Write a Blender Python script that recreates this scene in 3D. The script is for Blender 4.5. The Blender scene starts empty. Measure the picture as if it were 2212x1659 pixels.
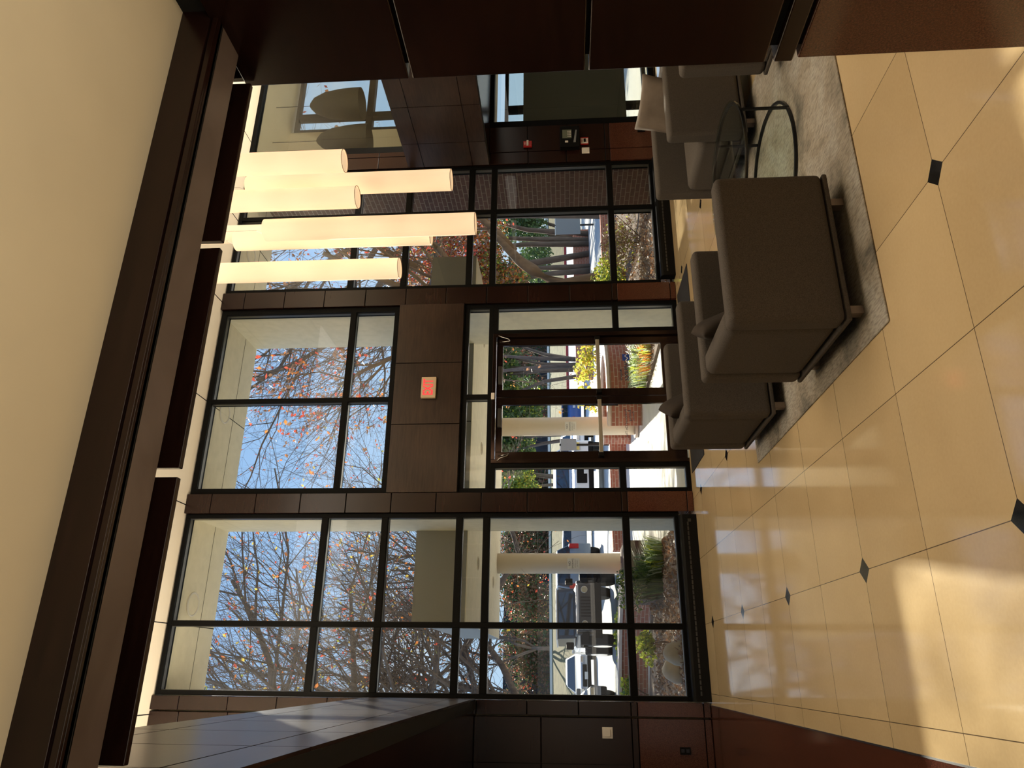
import bpy, bmesh, math, random
from mathutils import Vector, Matrix, noise
C = bpy.context.scene.collection
S = bpy.context.scene
PI = math.pi
random.seed(7)
# ------------------------------------------------------------------ camera
F_PX, CAM_Z = 1557.5, 1.6
YAW, PITCH, ROLL = 0.37933292, 0.06910915, 0.01671052
def cam_axes():
    cy, sy, cp, sp, cr, sr = math.cos(YAW), math.sin(YAW), math.cos(PITCH), math.sin(PITCH), math.cos(ROLL), math.sin(ROLL)
    Rz = Matrix(((cy, sy, 0), (-sy, cy, 0), (0, 0, 1)))
    Rx = Matrix(((1, 0, 0), (0, cp, -sp), (0, sp, cp)))
    Ry = Matrix(((cr, 0, sr), (0, 1, 0), (-sr, 0, cr)))
    return Rz @ Rx @ Ry
RM = cam_axes()
right, fwd, up = (RM @ Vector(v) for v in ((1, 0, 0), (0, 1, 0), (0, 0, 1)))
cam = bpy.data.cameras.new('camera'); co = bpy.data.objects.new('camera', cam); C.objects.link(co)
cam.sensor_width = 36; cam.lens = 36 * F_PX / 2212; cam.clip_end = 600; cam.clip_start = 0.02
# the photograph was taken with the camera turned on its side: its right edge points down
xa, ya, za = -up, right, -fwd
co.matrix_world = Matrix(((xa.x, ya.x, za.x, 0), (xa.y, ya.y, za.y, 0), (xa.z, ya.z, za.z, CAM_Z), (0, 0, 0, 1)))
S.camera = co
# ------------------------------------------------------------------ world, sun, exposure
w = bpy.data.worlds.new('world'); S.world = w; w.use_nodes = True
nt = w.node_tree; bg = nt.nodes['Background']
# clear winter sky: pale towards the horizon, bluer overhead, with a few thin clouds
tcw = nt.nodes.new('ShaderNodeTexCoord'); spw = nt.nodes.new('ShaderNodeSeparateXYZ'); nt.links.new(tcw.outputs['Generated'], spw.inputs[0])
rw_ = nt.nodes.new('ShaderNodeValToRGB'); nt.links.new(spw.outputs[2], rw_.inputs[0])
ew = rw_.color_ramp.elements; ew[0].position = 0.0; ew[0].color = (0.56, 0.76, 1.0, 1); ew[1].position = 0.75; ew[1].color = (0.18, 0.40, 0.88, 1)
e2 = ew.new(0.33); e2.color = (0.36, 0.60, 1.0, 1)
mpw = nt.nodes.new('ShaderNodeMapping'); mpw.inputs['Scale'].default_value = (1, 1, 2.2); nt.links.new(tcw.outputs['Generated'], mpw.inputs[0])
nw = nt.nodes.new('ShaderNodeTexNoise'); nw.inputs['Scale'].default_value = 3.2; nw.inputs['Detail'].default_value = 6; nt.links.new(mpw.outputs[0], nw.inputs['Vector'])
rc = nt.nodes.new('ShaderNodeValToRGB'); rc.color_ramp.elements[0].position = 0.52; rc.color_ramp.elements[0].color = (0, 0, 0, 1); rc.color_ramp.elements[1].position = 0.72; rc.color_ramp.elements[1].color = (0.55, 0.55, 0.55, 1)
nt.links.new(nw.outputs['Fac'], rc.inputs[0])
mw_ = nt.nodes.new('ShaderNodeMixRGB'); mw_.inputs[2].default_value = (0.95, 0.97, 1.0, 1); nt.links.new(rc.outputs[0], mw_.inputs[0]); nt.links.new(rw_.outputs[0], mw_.inputs[1])
nt.links.new(mw_.outputs[0], bg.inputs[0]); bg.inputs[1].default_value = 1.5
def lamp(name, kind, loc, energy, color=(1, 1, 1), size=1, size_y=None, rot=(0, 0, 0)):
    l = bpy.data.lights.new(name, kind); l.energy = energy; l.color = color
    if kind == 'AREA':
        l.size = size
        if size_y: l.shape = 'RECTANGLE'; l.size_y = size_y
    o = bpy.data.objects.new(name, l); C.objects.link(o); o.location = loc; o.rotation_euler = rot
    return o
sd = Vector((0.203, 1.0, 0.57)).normalized()
sun = lamp('sun', 'SUN', (6, 30, 30), 15.0, (1.0, 0.93, 0.80)); sun.data.angle = 0.009
sun.rotation_euler = sd.to_track_quat('Z', 'Y').to_euler()
# unseen fill lamps added for hall, balconies, lobby and aisle; rear window gives daylight
lamp('atrium_fill', 'AREA', (3.4, 4.0, 6.40), 120, (1.0, 0.90, 0.78), 6, 3)
lamp('left_balcony_fill', 'AREA', (-1.3, 5.2, 3.6), 360, (1.0, 0.90, 0.76), .5, 6.5, (PI, 0, 0))
lamp('right_balcony_fill', 'AREA', (8.2, 5.2, 3.6), 360, (1.0, 0.90, 0.76), .5, 6.5, (PI, 0, 0))
lamp('gallery_fill', 'AREA', (3.4, 0.9, 3.6), 240, (1.0, 0.90, 0.76), 7, .5, (PI, 0, 0))
lamp('lobby_fill', 'AREA', (0.6, -1.4, 0.9), 80, (1.0, 0.88, 0.70), 4, 3, (PI, 0, 0))
lamp('lobby_rear_window', 'AREA', (1.0, -5.8, 1.4), 22, (1.0, 0.97, 0.92), 6, 2.2, (PI / 2, 0, 0))
lamp('right_aisle_fill', 'AREA', (9.4, 6.2, 2.58), 26, (1.0, 0.90, 0.76), 2, 4)
vs = S.view_settings
S.display_settings.display_device = 'sRGB'
vs.view_transform = 'Standard'; vs.look = 'None'; vs.exposure = 0.0; vs.gamma = 1.0; vs.use_curve_mapping = False
S.cycles.use_denoising = True; S.cycles.max_bounces = 10; S.cycles.diffuse_bounces = 4; S.cycles.glossy_bounces = 4
S.cycles.transmission_bounces = 6; S.cycles.transparent_max_bounces = 24; S.cycles.caustics_reflective = False; S.cycles.caustics_refractive = False
S.cycles.sample_clamp_indirect = 6.0
# ------------------------------------------------------------------ materials
def mat(name, col, rough=0.6, metal=0.0, spec=0.5, coat=0.0, bump=None, var=None, emit=None):
    m = bpy.data.materials.new(name); m.use_nodes = True
    t = m.node_tree; b = t.nodes['Principled BSDF']
    b.inputs['Base Color'].default_value = (*col, 1); b.inputs['Roughness'].default_value = rough
    b.inputs['Metallic'].default_value = metal; b.inputs['Specular IOR Level'].default_value = spec
    if coat: b.inputs['Coat Weight'].default_value = coat; b.inputs['Coat Roughness'].default_value = 0.08
    if emit: b.inputs['Emission Color'].default_value = (*emit[0], 1); b.inputs['Emission Strength'].default_value = emit[1]
    tc = t.nodes.new('ShaderNodeTexCoord')
    if var:   # (scale, amount, detail, stretch) colour variation
        sc, amt, det, st = var
        mp = t.nodes.new('ShaderNodeMapping'); mp.inputs['Scale'].default_value = st
        n = t.nodes.new('ShaderNodeTexNoise'); n.inputs['Scale'].default_value = sc; n.inputs['Detail'].default_value = det
        t.links.new(tc.outputs['Object'], mp.inputs[0]); t.links.new(mp.outputs[0], n.inputs['Vector'])
        r = t.nodes.new('ShaderNodeValToRGB')
        r.color_ramp.elements[0].position = 0.3; r.color_ramp.elements[1].position = 0.7
        r.color_ramp.elements[0].color = (*[max(0, c * (1 - amt)) for c in col], 1)
        r.color_ramp.elements[1].color = (*[min(1, c * (1 + amt)) for c in col], 1)
        t.links.new(n.outputs['Fac'], r.inputs[0]); t.links.new(r.outputs[0], b.inputs['Base Color'])
    if bump:
        sc, st, dist = bump
        n2 = t.nodes.new('ShaderNodeTexNoise'); n2.inputs['Scale'].default_value = sc; n2.inputs['Detail'].default_value = 4
        bp = t.nodes.new('ShaderNodeBump'); bp.inputs['Strength'].default_value = st; bp.inputs['Distance'].default_value = dist
        t.links.new(tc.outputs['Object'], n2.inputs['Vector']); t.links.new(n2.outputs['Fac'], bp.inputs['Height']); t.links.new(bp.outputs[0], b.inputs['Normal'])
    return m
def nd(t, kind, **kw):
    n = t.nodes.new(kind)
    for k, v in kw.items(): setattr(n, k, v)
    return n
def glass_mat(name, tint, base_refl=0.0, ior=1.7):
    m = bpy.data.materials.new(name); m.use_nodes = True; t = m.node_tree; t.nodes.clear()
    out = t.nodes.new('ShaderNodeOutputMaterial'); mx = t.nodes.new('ShaderNodeMixShader')
    tr = t.nodes.new('ShaderNodeBsdfTransparent'); tr.inputs[0].default_value = (*tint, 1)
    gl = t.nodes.new('ShaderNodeBsdfGlossy'); gl.inputs['Roughness'].default_value = 0.0
    fr = t.nodes.new('ShaderNodeFresnel'); fr.inputs[0].default_value = ior
    ge = t.nodes.new('ShaderNodeNewGeometry'); iv = t.nodes.new('ShaderNodeMath'); iv.operation = 'SUBTRACT'; iv.inputs[0].default_value = 1.0
    t.links.new(ge.outputs['Backfacing'], iv.inputs[1]); ml = t.nodes.new('ShaderNodeMath'); ml.operation = 'MULTIPLY'
    t.links.new(fr.outputs[0], ml.inputs[0]); t.links.new(iv.outputs[0], ml.inputs[1])
    t.links.new(ml.outputs[0], mx.inputs[0]); t.links.new(tr.outputs[0], mx.inputs[1]); t.links.new(gl.outputs[0], mx.inputs[2])
    t.links.new(mx.outputs[0], out.inputs[0]); return m
def wood_mat(name, c1, c2, rough=0.32, horizontal=True):
    m = bpy.data.materials.new(name); m.use_nodes = True; t = m.node_tree; b = t.nodes['Principled BSDF']
    tc = t.nodes.new('ShaderNodeTexCoord'); mp = t.nodes.new('ShaderNodeMapping')
    mp.inputs['Scale'].default_value = (1.2, 1.2, 14) if horizontal else (14, 14, 1.0)
    n = t.nodes.new('ShaderNodeTexNoise'); n.inputs['Scale'].default_value = 3; n.inputs['Detail'].default_value = 6; n.inputs['Distortion'].default_value = 0.8
    n3 = t.nodes.new('ShaderNodeTexNoise'); n3.inputs['Scale'].default_value = 1.4; n3.inputs['Detail'].default_value = 2
    mth = t.nodes.new('ShaderNodeMath'); mth.operation = 'ADD'; mth2 = t.nodes.new('ShaderNodeMath'); mth2.operation = 'MULTIPLY'; mth2.inputs[1].default_value = 0.5
    r = t.nodes.new('ShaderNodeValToRGB'); r.color_ramp.elements[0].position = 0.35; r.color_ramp.elements[1].position = 0.68
    r.color_ramp.elements[0].color = (*c1, 1); r.color_ramp.elements[1].color = (*c2, 1)
    t.links.new(tc.outputs['Object'], mp.inputs[0]); t.links.new(mp.outputs[0], n.inputs['Vector']); t.links.new(tc.outputs['Object'], n3.inputs['Vector'])
    t.links.new(n.outputs['Fac'], mth.inputs[0]); t.links.new(n3.outputs['Fac'], mth.inputs[1]); t.links.new(mth.outputs[0], mth2.inputs[0])
    t.links.new(mth2.outputs[0], r.inputs[0]); t.links.new(r.outputs[0], b.inputs['Base Color'])
    b.inputs['Roughness'].default_value = rough; b.inputs['Specular IOR Level'].default_value = 0.38
    return m
def granite_mat(name, c1, c2, rough=0.12, sc=160):
    m = bpy.data.materials.new(name); m.use_nodes = True; t = m.node_tree; b = t.nodes['Principled BSDF']
    tc = t.nodes.new('ShaderNodeTexCoord'); n = t.nodes.new('ShaderNodeTexNoise'); n.inputs['Scale'].default_value = sc; n.inputs['Detail'].default_value = 5; n.inputs['Roughness'].default_value = 0.8
    r = t.nodes.new('ShaderNodeValToRGB'); r.color_ramp.elements[0].position = 0.38; r.color_ramp.elements[1].position = 0.66
    r.color_ramp.elements[0].color = (*c1, 1); r.color_ramp.elements[1].color = (*c2, 1)
    t.links.new(tc.outputs['Object'], n.inputs['Vector']); t.links.new(n.outputs['Fac'], r.inputs[0]); t.links.new(r.outputs[0], b.inputs['Base Color'])
    b.inputs['Roughness'].default_value = rough; return m
def floor_mat():
    m = bpy.data.materials.new('polished_limestone'); m.use_nodes = True; t = m.node_tree; b = t.nodes['Principled BSDF']
    tc = t.nodes.new('ShaderNodeTexCoord'); sep = t.nodes.new('ShaderNodeSeparateXYZ'); t.links.new(tc.outputs['Object'], sep.inputs[0])
    def mth(op, a, bb=None, c=None):
        n = t.nodes.new('ShaderNodeMath'); n.operation = op
        for i, v in enumerate((a, bb, c)):
            if v is None: continue
            if isinstance(v, (int, float)): n.inputs[i].default_value = v
            else: t.links.new(v, n.inputs[i])
        return n.outputs[0]
    def dist(axis, org, step):   # distance to nearest grid line
        q = mth('DIVIDE', mth('SUBTRACT', sep.outputs[axis], org), step)
        f = mth('SUBTRACT', q, mth('ROUND', q))
        return mth('MULTIPLY', mth('ABSOLUTE', f), step), q
    dx, qx = dist(0, 0.518, 0.7365); dy, qy = dist(1, 2.640, 0.7215)
    joint = mth('LESS_THAN', mth('MINIMUM', dx, dy), 0.0020)
    DX, _ = dist(0, 0.518, 1.473); DY, _ = dist(1, 2.640, 1.443)
    inset = mth('LESS_THAN', mth('ADD', DX, DY), 0.068)
    # slab to slab tone
    cell = t.nodes.new('ShaderNodeCombineXYZ'); t.links.new(mth('FLOOR', qx), cell.inputs[0]); t.links.new(mth('FLOOR', qy), cell.inputs[1])
    wn = t.nodes.new('ShaderNodeTexWhiteNoise'); wn.noise_dimensions = '2D'; t.links.new(cell.outputs[0], wn.inputs['Vector'])
    n = t.nodes.new('ShaderNodeTexNoise'); n.inputs['Scale'].default_value = 1.6; n.inputs['Detail'].default_value = 6
    n2 = t.nodes.new('ShaderNodeTexNoise'); n2.inputs['Scale'].default_value = 60; n2.inputs['Detail'].default_value = 3
    t.links.new(tc.outputs['Object'], n.inputs['Vector']); t.links.new(tc.outputs['Object'], n2.inputs['Vector'])
    v = mth('ADD', mth('MULTIPLY', wn.outputs['Value'], 0.25), mth('ADD', mth('MULTIPLY', n.outputs['Fac'], 0.6), mth('MULTIPLY', n2.outputs['Fac'], 0.25)))
    r = t.nodes.new('ShaderNodeValToRGB'); r.color_ramp.elements[0].position = 0.3; r.color_ramp.elements[1].position = 0.8
    r.color_ramp.elements[0].color = (0.50, 0.37, 0.205, 1); r.color_ramp.elements[1].color = (0.62, 0.48, 0.285, 1)
    t.links.new(v, r.inputs[0])
    m1 = t.nodes.new('ShaderNodeMixRGB'); m1.inputs[2].default_value = (0.10, 0.07, 0.045, 1); t.links.new(joint, m1.inputs[0]); t.links.new(r.outputs[0], m1.inputs[1])
    m2 = t.nodes.new('ShaderNodeMixRGB'); m2.inputs[2].default_value = (0.012, 0.013, 0.015, 1); t.links.new(inset, m2.inputs[0]); t.links.new(m1.outputs[0], m2.inputs[1])
    t.links.new(m2.outputs[0], b.inputs['Base Color']); b.inputs['Roughness'].default_value = 0.075; b.inputs['Specular IOR Level'].default_value = 0.8
    n4 = t.nodes.new('ShaderNodeTexNoise'); n4.inputs['Scale'].default_value = 2.5; t.links.new(tc.outputs['Object'], n4.inputs['Vector'])
    bp = t.nodes.new('ShaderNodeBump'); bp.inputs['Strength'].default_value = 0.05; bp.inputs['Distance'].default_value = 0.004
    t.links.new(n4.outputs['Fac'], bp.inputs['Height']); t.links.new(bp.outputs[0], b.inputs['Normal'])
    return m
def brick_mat(name, c1, c2, mortar, scale=1.0, axis='X', rough=0.8):
    m = bpy.data.materials.new(name); m.use_nodes = True; t = m.node_tree; b = t.nodes['Principled BSDF']
    tc = t.nodes.new('ShaderNodeTexCoord'); sep = t.nodes.new('ShaderNodeSeparateXYZ'); cb = t.nodes.new('ShaderNodeCombineXYZ')
    t.links.new(tc.outputs['Object'], sep.inputs[0])
    if axis == 'X': t.links.new(sep.outputs[0], cb.inputs[0]); t.links.new(sep.outputs[2], cb.inputs[1])
    elif axis == 'Y': t.links.new(sep.outputs[1], cb.inputs[0]); t.links.new(sep.outputs[2], cb.inputs[1])
    else:
        t.links.new(tc.outputs['UV'], cb.inputs[0])
    br = t.nodes.new('ShaderNodeTexBrick'); br.inputs['Scale'].default_value = scale
    br.inputs['Brick Width'].default_value = 0.215; br.inputs['Row Height'].default_value = 0.075; br.inputs['Mortar Size'].default_value = 0.006
    br.inputs['Color1'].default_value = (*c1, 1); br.inputs['Color2'].default_value = (*c2, 1); br.inputs['Mortar'].default_value = (*mortar, 1)
    t.links.new(tc.outputs['UV'] if axis == 'UV' else cb.outputs[0], br.inputs['Vector']); t.links.new(br.outputs['Color'], b.inputs['Base Color'])
    b.inputs['Roughness'].default_value = rough; return m
M = dict(
    wood=wood_mat('dark_mahogany_veneer', (0.009, 0.0032, 0.0024), (0.022, 0.0085, 0.006), 0.24),
    wood_lit=wood_mat('lit_mahogany_band', (0.09, 0.065, 0.055), (0.19, 0.15, 0.135), 0.34),  # beam soffit veneer, same wood lightened to carry the window light it catches
    wood_warm=wood_mat('brown_walnut_veneer', (0.017, 0.009, 0.0065), (0.048, 0.027, 0.019), 0.28),
    gap=mat('joint_shadow', (0.003, 0.003, 0.003), 0.9),
    granite=granite_mat('polished_red_granite', (0.032, 0.009, 0.006), (0.125, 0.045, 0.028)),
    floor=floor_mat(),
    cream=mat('cream_plaster', (0.78, 0.70, 0.52), 0.8, var=(3, 0.03, 3, (1, 1, 1))),
    cream2=mat('warm_white_plaster', (0.80, 0.71, 0.55), 0.8),
    black=mat('black_anodised_aluminium', (0.004, 0.004, 0.004), 0.55, 0.0, spec=0.08),
    reveal=mat('dark_bronze_reveal', (0.05, 0.048, 0.045), 0.30, 0.4),
    bronze=mat('polished_dark_bronze', (0.045, 0.028, 0.024), 0.10, 0.75),
    pushbar=mat('brushed_nickel', (0.50, 0.47, 0.40), 0.35, 0.7),
    steel=mat('steel', (0.6, 0.6, 0.6), 0.25, 1.0),
    tint=glass_mat('bronze_tinted_glass', (0.82, 0.82, 0.79), ior=1.52),
    clear=glass_mat('clear_glass', (0.95, 0.96, 0.94), ior=1.45),
    inner=glass_mat('interior_glass', (0.72, 0.73, 0.70), ior=1.7),
    tglass=glass_mat('table_glass', (0.86, 0.93, 0.90), ior=1.7),
    frost=mat('frosted_film', (0.18, 0.195, 0.185), 0.35),
    fabric=mat('taupe_weave', (0.075, 0.065, 0.058), 0.95, spec=0.2, bump=(420, 0.5, 0.002), var=(260, 0.30, 2, (1, 1, 1))),
    fabric2=mat('grey_taupe_weave', (0.088, 0.077, 0.068), 0.95, spec=0.2, bump=(420, 0.5, 0.002), var=(260, 0.25, 2, (1, 1, 1))),
    pillow=mat('brown_velvet', (0.13, 0.105, 0.085), 0.9, spec=0.2, var=(6, 0.2, 3, (1, 1, 1))),
    pillow2=mat('dark_brown_velvet', (0.035, 0.027, 0.022), 0.9, spec=0.2, var=(6, 0.2, 3, (1, 1, 1))),
    leg=mat('satin_bronze', (0.30, 0.24, 0.20), 0.4, 0.5),
    blacksteel=mat('black_steel', (0.010, 0.011, 0.014), 0.35, 0.3),
    mat_=mat('ribbed_charcoal_mat', (0.012, 0.012, 0.014), 0.9, var=(40, 0.5, 2, (1, 12, 1))),
    white=mat('white_plastic', (0.75, 0.72, 0.66), 0.4), red=mat('red_plastic', (0.45, 0.02, 0.02), 0.4), black2=mat('black_plastic', (0.005, 0.005, 0.005), 0.45, spec=0.12),
    lcd=mat('grey_green_display', (0.13, 0.15, 0.11), 0.3), ink=mat('dark_ink', (0.02, 0.02, 0.03), 0.6),
    exit_face=mat('exit_sign_face', (0.55, 0.42, 0.27), 0.5), exit_red=mat('exit_red', (0.8, 0.02, 0.03), 0.4, emit=((1.0, 0.05, 0.06), 0.9)),
    conc=mat('cream_cast_stone', (0.88, 0.81, 0.62), 0.85, var=(9, 0.06, 4, (1, 1, 1))),
    fascia=mat('grey_metal_panel', (0.30, 0.31, 0.30), 0.5), colm=mat('buff_column_paint', (0.68, 0.58, 0.46), 0.7),
    pave=mat('pale_concrete', (0.74, 0.71, 0.64), 0.9, var=(2, 0.08, 4, (1, 1, 1))), asph=mat('pale_asphalt', (0.50, 0.50, 0.48), 0.9, var=(1.2, 0.12, 4, (1, 1, 1))),
    grass=mat('dry_grass', (0.14, 0.118, 0.045), 0.95, var=(2.2, 0.35, 6, (1, 1, 1))), curb=mat('white_curb', (0.75, 0.73, 0.67), 0.8), redcurb=mat('red_curb_paint', (0.35, 0.03, 0.03), 0.7),
    soil=mat('brown_mulch', (0.13, 0.085, 0.055), 0.95, var=(12, 0.5, 6, (1, 1, 1))),
    brick=brick_mat('red_brick', (0.40, 0.14, 0.085), (0.33, 0.105, 0.065), (0.50, 0.40, 0.30)),
    brickY=brick_mat('brown_brick', (0.13, 0.065, 0.05), (0.10, 0.052, 0.042), (0.26, 0.22, 0.18), axis='Y'),
    brickUV=brick_mat('red_brick_curved', (0.40, 0.14, 0.085), (0.33, 0.105, 0.065), (0.50, 0.40, 0.30), axis='UV'),
    cap=mat('pink_stone_cap', (0.62, 0.50, 0.42), 0.7, var=(4, 0.15, 4, (1, 1, 1))),
    bark=mat('grey_brown_bark', (0.125, 0.095, 0.075), 0.95, var=(8, 0.3, 4, (1, 1, 0.3))), bark2=mat('tan_bark', (0.20, 0.13, 0.075), 0.95, var=(8, 0.3, 4, (1, 1, 0.3))),
    tyre=mat('tyre_rubber', (0.015, 0.015, 0.015), 0.85), autoglass=mat('car_glass', (0.02, 0.025, 0.03), 0.05, spec=0.9), chrome=mat('chrome', (0.7, 0.7, 0.7), 0.12, 1.0), tail=mat('tail_lamp_red', (0.5, 0.01, 0.01), 0.2),
    rock=mat('beige_rock', (0.42, 0.36, 0.27), 0.85, var=(6, 0.15, 4, (1, 1, 1))), signback=mat('grey_sign_metal', (0.22, 0.23, 0.23), 0.6), blue=mat('logo_blue', (0.01, 0.05, 0.30), 0.5), letter=mat('navy_vinyl', (0.03, 0.03, 0.07), 0.5),
    dome=mat('brown_shade', (0.035, 0.030, 0.018), 0.6), darkwall=mat('dark_structure', (0.035, 0.035, 0.04), 0.9, var=(1.0, 0.5, 4, (1, 1, 1))),
    yellow=mat('yellow_paint', (0.6, 0.4, 0.05), 0.6), buff=mat('buff_concrete_beam', (0.34, 0.28, 0.18), 0.85),
)
def pend_mat():
    m = bpy.data.materials.new('glowing_linen_shade'); m.use_nodes = True; t = m.node_tree; b = t.nodes['Principled BSDF']
    b.inputs['Base Color'].default_value = (0.8, 0.66, 0.5, 1); b.inputs['Roughness'].default_value = 0.8
    b.inputs['Emission Color'].default_value = (1.0, 0.74, 0.46, 1); b.inputs['Emission Strength'].default_value = 1.0
    lw = t.nodes.new('ShaderNodeTexCoord'); n = t.nodes.new('ShaderNodeTexNoise'); n.inputs['Scale'].default_value = 1.1; t.links.new(lw.outputs['Object'], n.inputs['Vector'])
    r = t.nodes.new('ShaderNodeMapRange'); r.inputs[1].default_value = 0.3; r.inputs[2].default_value = 0.7; r.inputs[3].default_value = 0.42; r.inputs[4].default_value = 0.78
    t.links.new(n.outputs['Fac'], r.inputs[0]); t.links.new(r.outputs[0], b.inputs['Emission Strength']); return m
M['pend'] = pend_mat()
def rug_mat():
    m = bpy.data.materials.new('mottled_rug'); m.use_nodes = True; t = m.node_tree; b = t.nodes['Principled BSDF']
    tc = t.nodes.new('ShaderNodeTexCoord')
    mp = t.nodes.new('ShaderNodeMapping'); mp.inputs['Scale'].default_value = (1, 1, 1)
    n = t.nodes.new('ShaderNodeTexNoise'); n.inputs['Scale'].default_value = 2.2; n.inputs['Detail'].default_value = 5; n.inputs['Distortion'].default_value = 0.6
    mp2 = t.nodes.new('ShaderNodeMapping'); mp2.inputs['Scale'].default_value = (60, 14, 14); mp2.inputs['Rotation'].default_value = (0, 0, 0.5)
    n2 = t.nodes.new('ShaderNodeTexNoise'); n2.inputs['Scale'].default_value = 1.6; n2.inputs['Detail'].default_value = 6
    t.links.new(tc.outputs['Object'], mp.inputs[0]); t.links.new(mp.outputs[0], n.inputs['Vector']); t.links.new(tc.outputs['Object'], mp2.inputs[0]); t.links.new(mp2.outputs[0], n2.inputs['Vector'])
    r = t.nodes.new('ShaderNodeValToRGB'); e = r.color_ramp.elements
    e[0].position = 0.35; e[0].color = (0.13, 0.12, 0.10, 1); e[1].position = 0.62; e[1].color = (0.40, 0.375, 0.335, 1)
    x = e.new(0.48); x.color = (0.33, 0.29, 0.235, 1)
    r2 = t.nodes.new('ShaderNodeValToRGB'); r2.color_ramp.elements[0].position = 0.3; r2.color_ramp.elements[0].color = (0.45, 0.45, 0.45, 1); r2.color_ramp.elements[1].position = 0.6
    mx = t.nodes.new('ShaderNodeMixRGB'); mx.blend_type = 'MULTIPLY'; mx.inputs[0].default_value = 0.8
    t.links.new(n.outputs['Fac'], r.inputs[0]); t.links.new(n2.outputs['Fac'], r2.inputs[0]); t.links.new(r.outputs[0], mx.inputs[1]); t.links.new(r2.outputs[0], mx.inputs[2])
    t.links.new(mx.outputs[0], b.inputs['Base Color']); b.inputs['Roughness'].default_value = 0.95
    bp = t.nodes.new('ShaderNodeBump'); bp.inputs['Strength'].default_value = 0.7; bp.inputs['Distance'].default_value = 0.01; t.links.new(n2.outputs['Fac'], bp.inputs['Height']); t.links.new(bp.outputs[0], b.inputs['Normal'])
    return m
M['rug'] = rug_mat()
# ------------------------------------------------------------------ mesh helpers
class MB:
    def __init__(s): s.v = []; s.f = []; s.m = []
    def quad(s, a, b, c, d, m=0):
        i = len(s.v); s.v += [tuple(a), tuple(b), tuple(c), tuple(d)]; s.f.append((i, i + 1, i + 2, i + 3)); s.m.append(m); return s
    def tri(s, a, b, c, m=0):
        i = len(s.v); s.v += [tuple(a), tuple(b), tuple(c)]; s.f.append((i, i + 1, i + 2)); s.m.append(m); return s
    def box(s, x0, x1, y0, y1, z0, z1, m=0):
        i = len(s.v)
        s.v += [(x, y, z) for z in (z0, z1) for y in (y0, y1) for x in (x0, x1)]
        for q in ((0, 2, 3, 1), (4, 5, 7, 6), (0, 1, 5, 4), (2, 6, 7, 3), (0, 4, 6, 2), (1, 3, 7, 5)):
            s.f.append(tuple(i + k for k in q)); s.m.append(m)
        return s
    def prism(s, pts, axis, a, b, m=0):   # polygon (u,v) extruded along axis from a to b
        def P(u, v, t): return {'X': (t, u, v), 'Y': (u, t, v), 'Z': (u, v, t)}[axis]
        i = len(s.v); n = len(pts)
        s.v += [P(u, v, a) for u, v in pts] + [P(u, v, b) for u, v in pts]
        s.f.append(tuple(range(i + n - 1, i - 1, -1))); s.m.append(m); s.f.append(tuple(range(i + n, i + 2 * n))); s.m.append(m)
        for k in range(n):
            j = (k + 1) % n; s.f.append((i + k, i + j, i + n + j, i + n + k)); s.m.append(m)
        return s
    def cyl(s, c, r, h, n=24, axis='Z', m=0, r2=None, caps=True):
        r2 = r if r2 is None else r2; i = len(s.v)
        for k, (rr, hh) in enumerate(((r, 0), (r2, h))):
            for j in range(n):
                a = 2 * PI * j / n; u, v = rr * math.cos(a), rr * math.sin(a)
                s.v.append({'Z': (c[0] + u, c[1] + v, c[2] + hh), 'X': (c[0] + hh, c[1] + u, c[2] + v), 'Y': (c[0] + u, c[1] + hh, c[2] + v)}[axis])
        for j in range(n):
            k = (j + 1) % n; s.f.append((i + j, i + k, i + n + k, i + n + j)); s.m.append(m)
        if caps: s.f.append(tuple(range(i + n - 1, i - 1, -1))); s.f.append(tuple(range(i + n, i + 2 * n))); s.m += [m, m]
        return s
    def tube(s, pts, r, n=6, m=0, closed=False):
        pts = [Vector(p) for p in pts]; rs = r if isinstance(r, (list, tuple)) else [r] * len(pts); base = len(s.v)
        for k, p in enumerate(pts):
            a = pts[k - 1] if (k > 0 or closed) else p; b = pts[(k + 1) % len(pts)] if (k < len(pts) - 1 or closed) else p
            d = (b - a).normalized(); u = d.orthogonal() if abs(d.z) > 0.9 else d.cross(Vector((0, 0, 1))); u.normalize(); v = d.cross(u)
            for j in range(n):
                t = 2 * PI * j / n; s.v.append(tuple(p + (u * math.cos(t) + v * math.sin(t)) * rs[k]))
        L = len(pts)
        for k in range(L if closed else L - 1):
            for j in range(n):
                a = base + k * n; b = base + ((k + 1) % L) * n
                s.f.append((a + j, a + (j + 1) % n, b + (j + 1) % n, b + j)); s.m.append(m)
        if not closed: s.f.append(tuple(base + j for j in range(n - 1, -1, -1))); s.f.append(tuple(base + (L - 1) * n + j for j in range(n))); s.m += [m, m]
        return s
    def build(s, name, mats, parent=None, smooth=False, bevel=0, seg=2, loc=None):
        me = bpy.data.meshes.new(name); me.from_pydata(s.v, [], s.f)
        if not isinstance(mats, (list, tuple)): mats = [mats]
        for m in mats: me.materials.append(m)
        me.polygons.foreach_set('material_index', s.m)
        if smooth: me.polygons.foreach_set('use_smooth', [True] * len(s.f))
        me.update(); o = bpy.data.objects.new(name, me); C.objects.link(o)
        if parent: o.parent = parent
        if loc: o.location = loc
        if bevel:
            md = o.modifiers.new('bevel', 'BEVEL'); md.width = bevel; md.segments = seg; md.limit_method = 'ANGLE'; md.harden_normals = True
            me.polygons.foreach_set('use_smooth', [True] * len(s.f))
        return o
def tag(o, label, cat, group=None, kind=None):
    o['label'] = label; o['category'] = cat
    if group: o['group'] = group
    if kind: o['kind'] = kind
    return o
def thing(name, label, cat, loc=(0, 0, 0), rotz=0, group=None):
    o = bpy.data.objects.new(name, None); C.objects.link(o); o.location = loc; o.rotation_euler = (0, 0, rotz); o.empty_display_size = 0.1
    return tag(o, label, cat, group)
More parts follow.
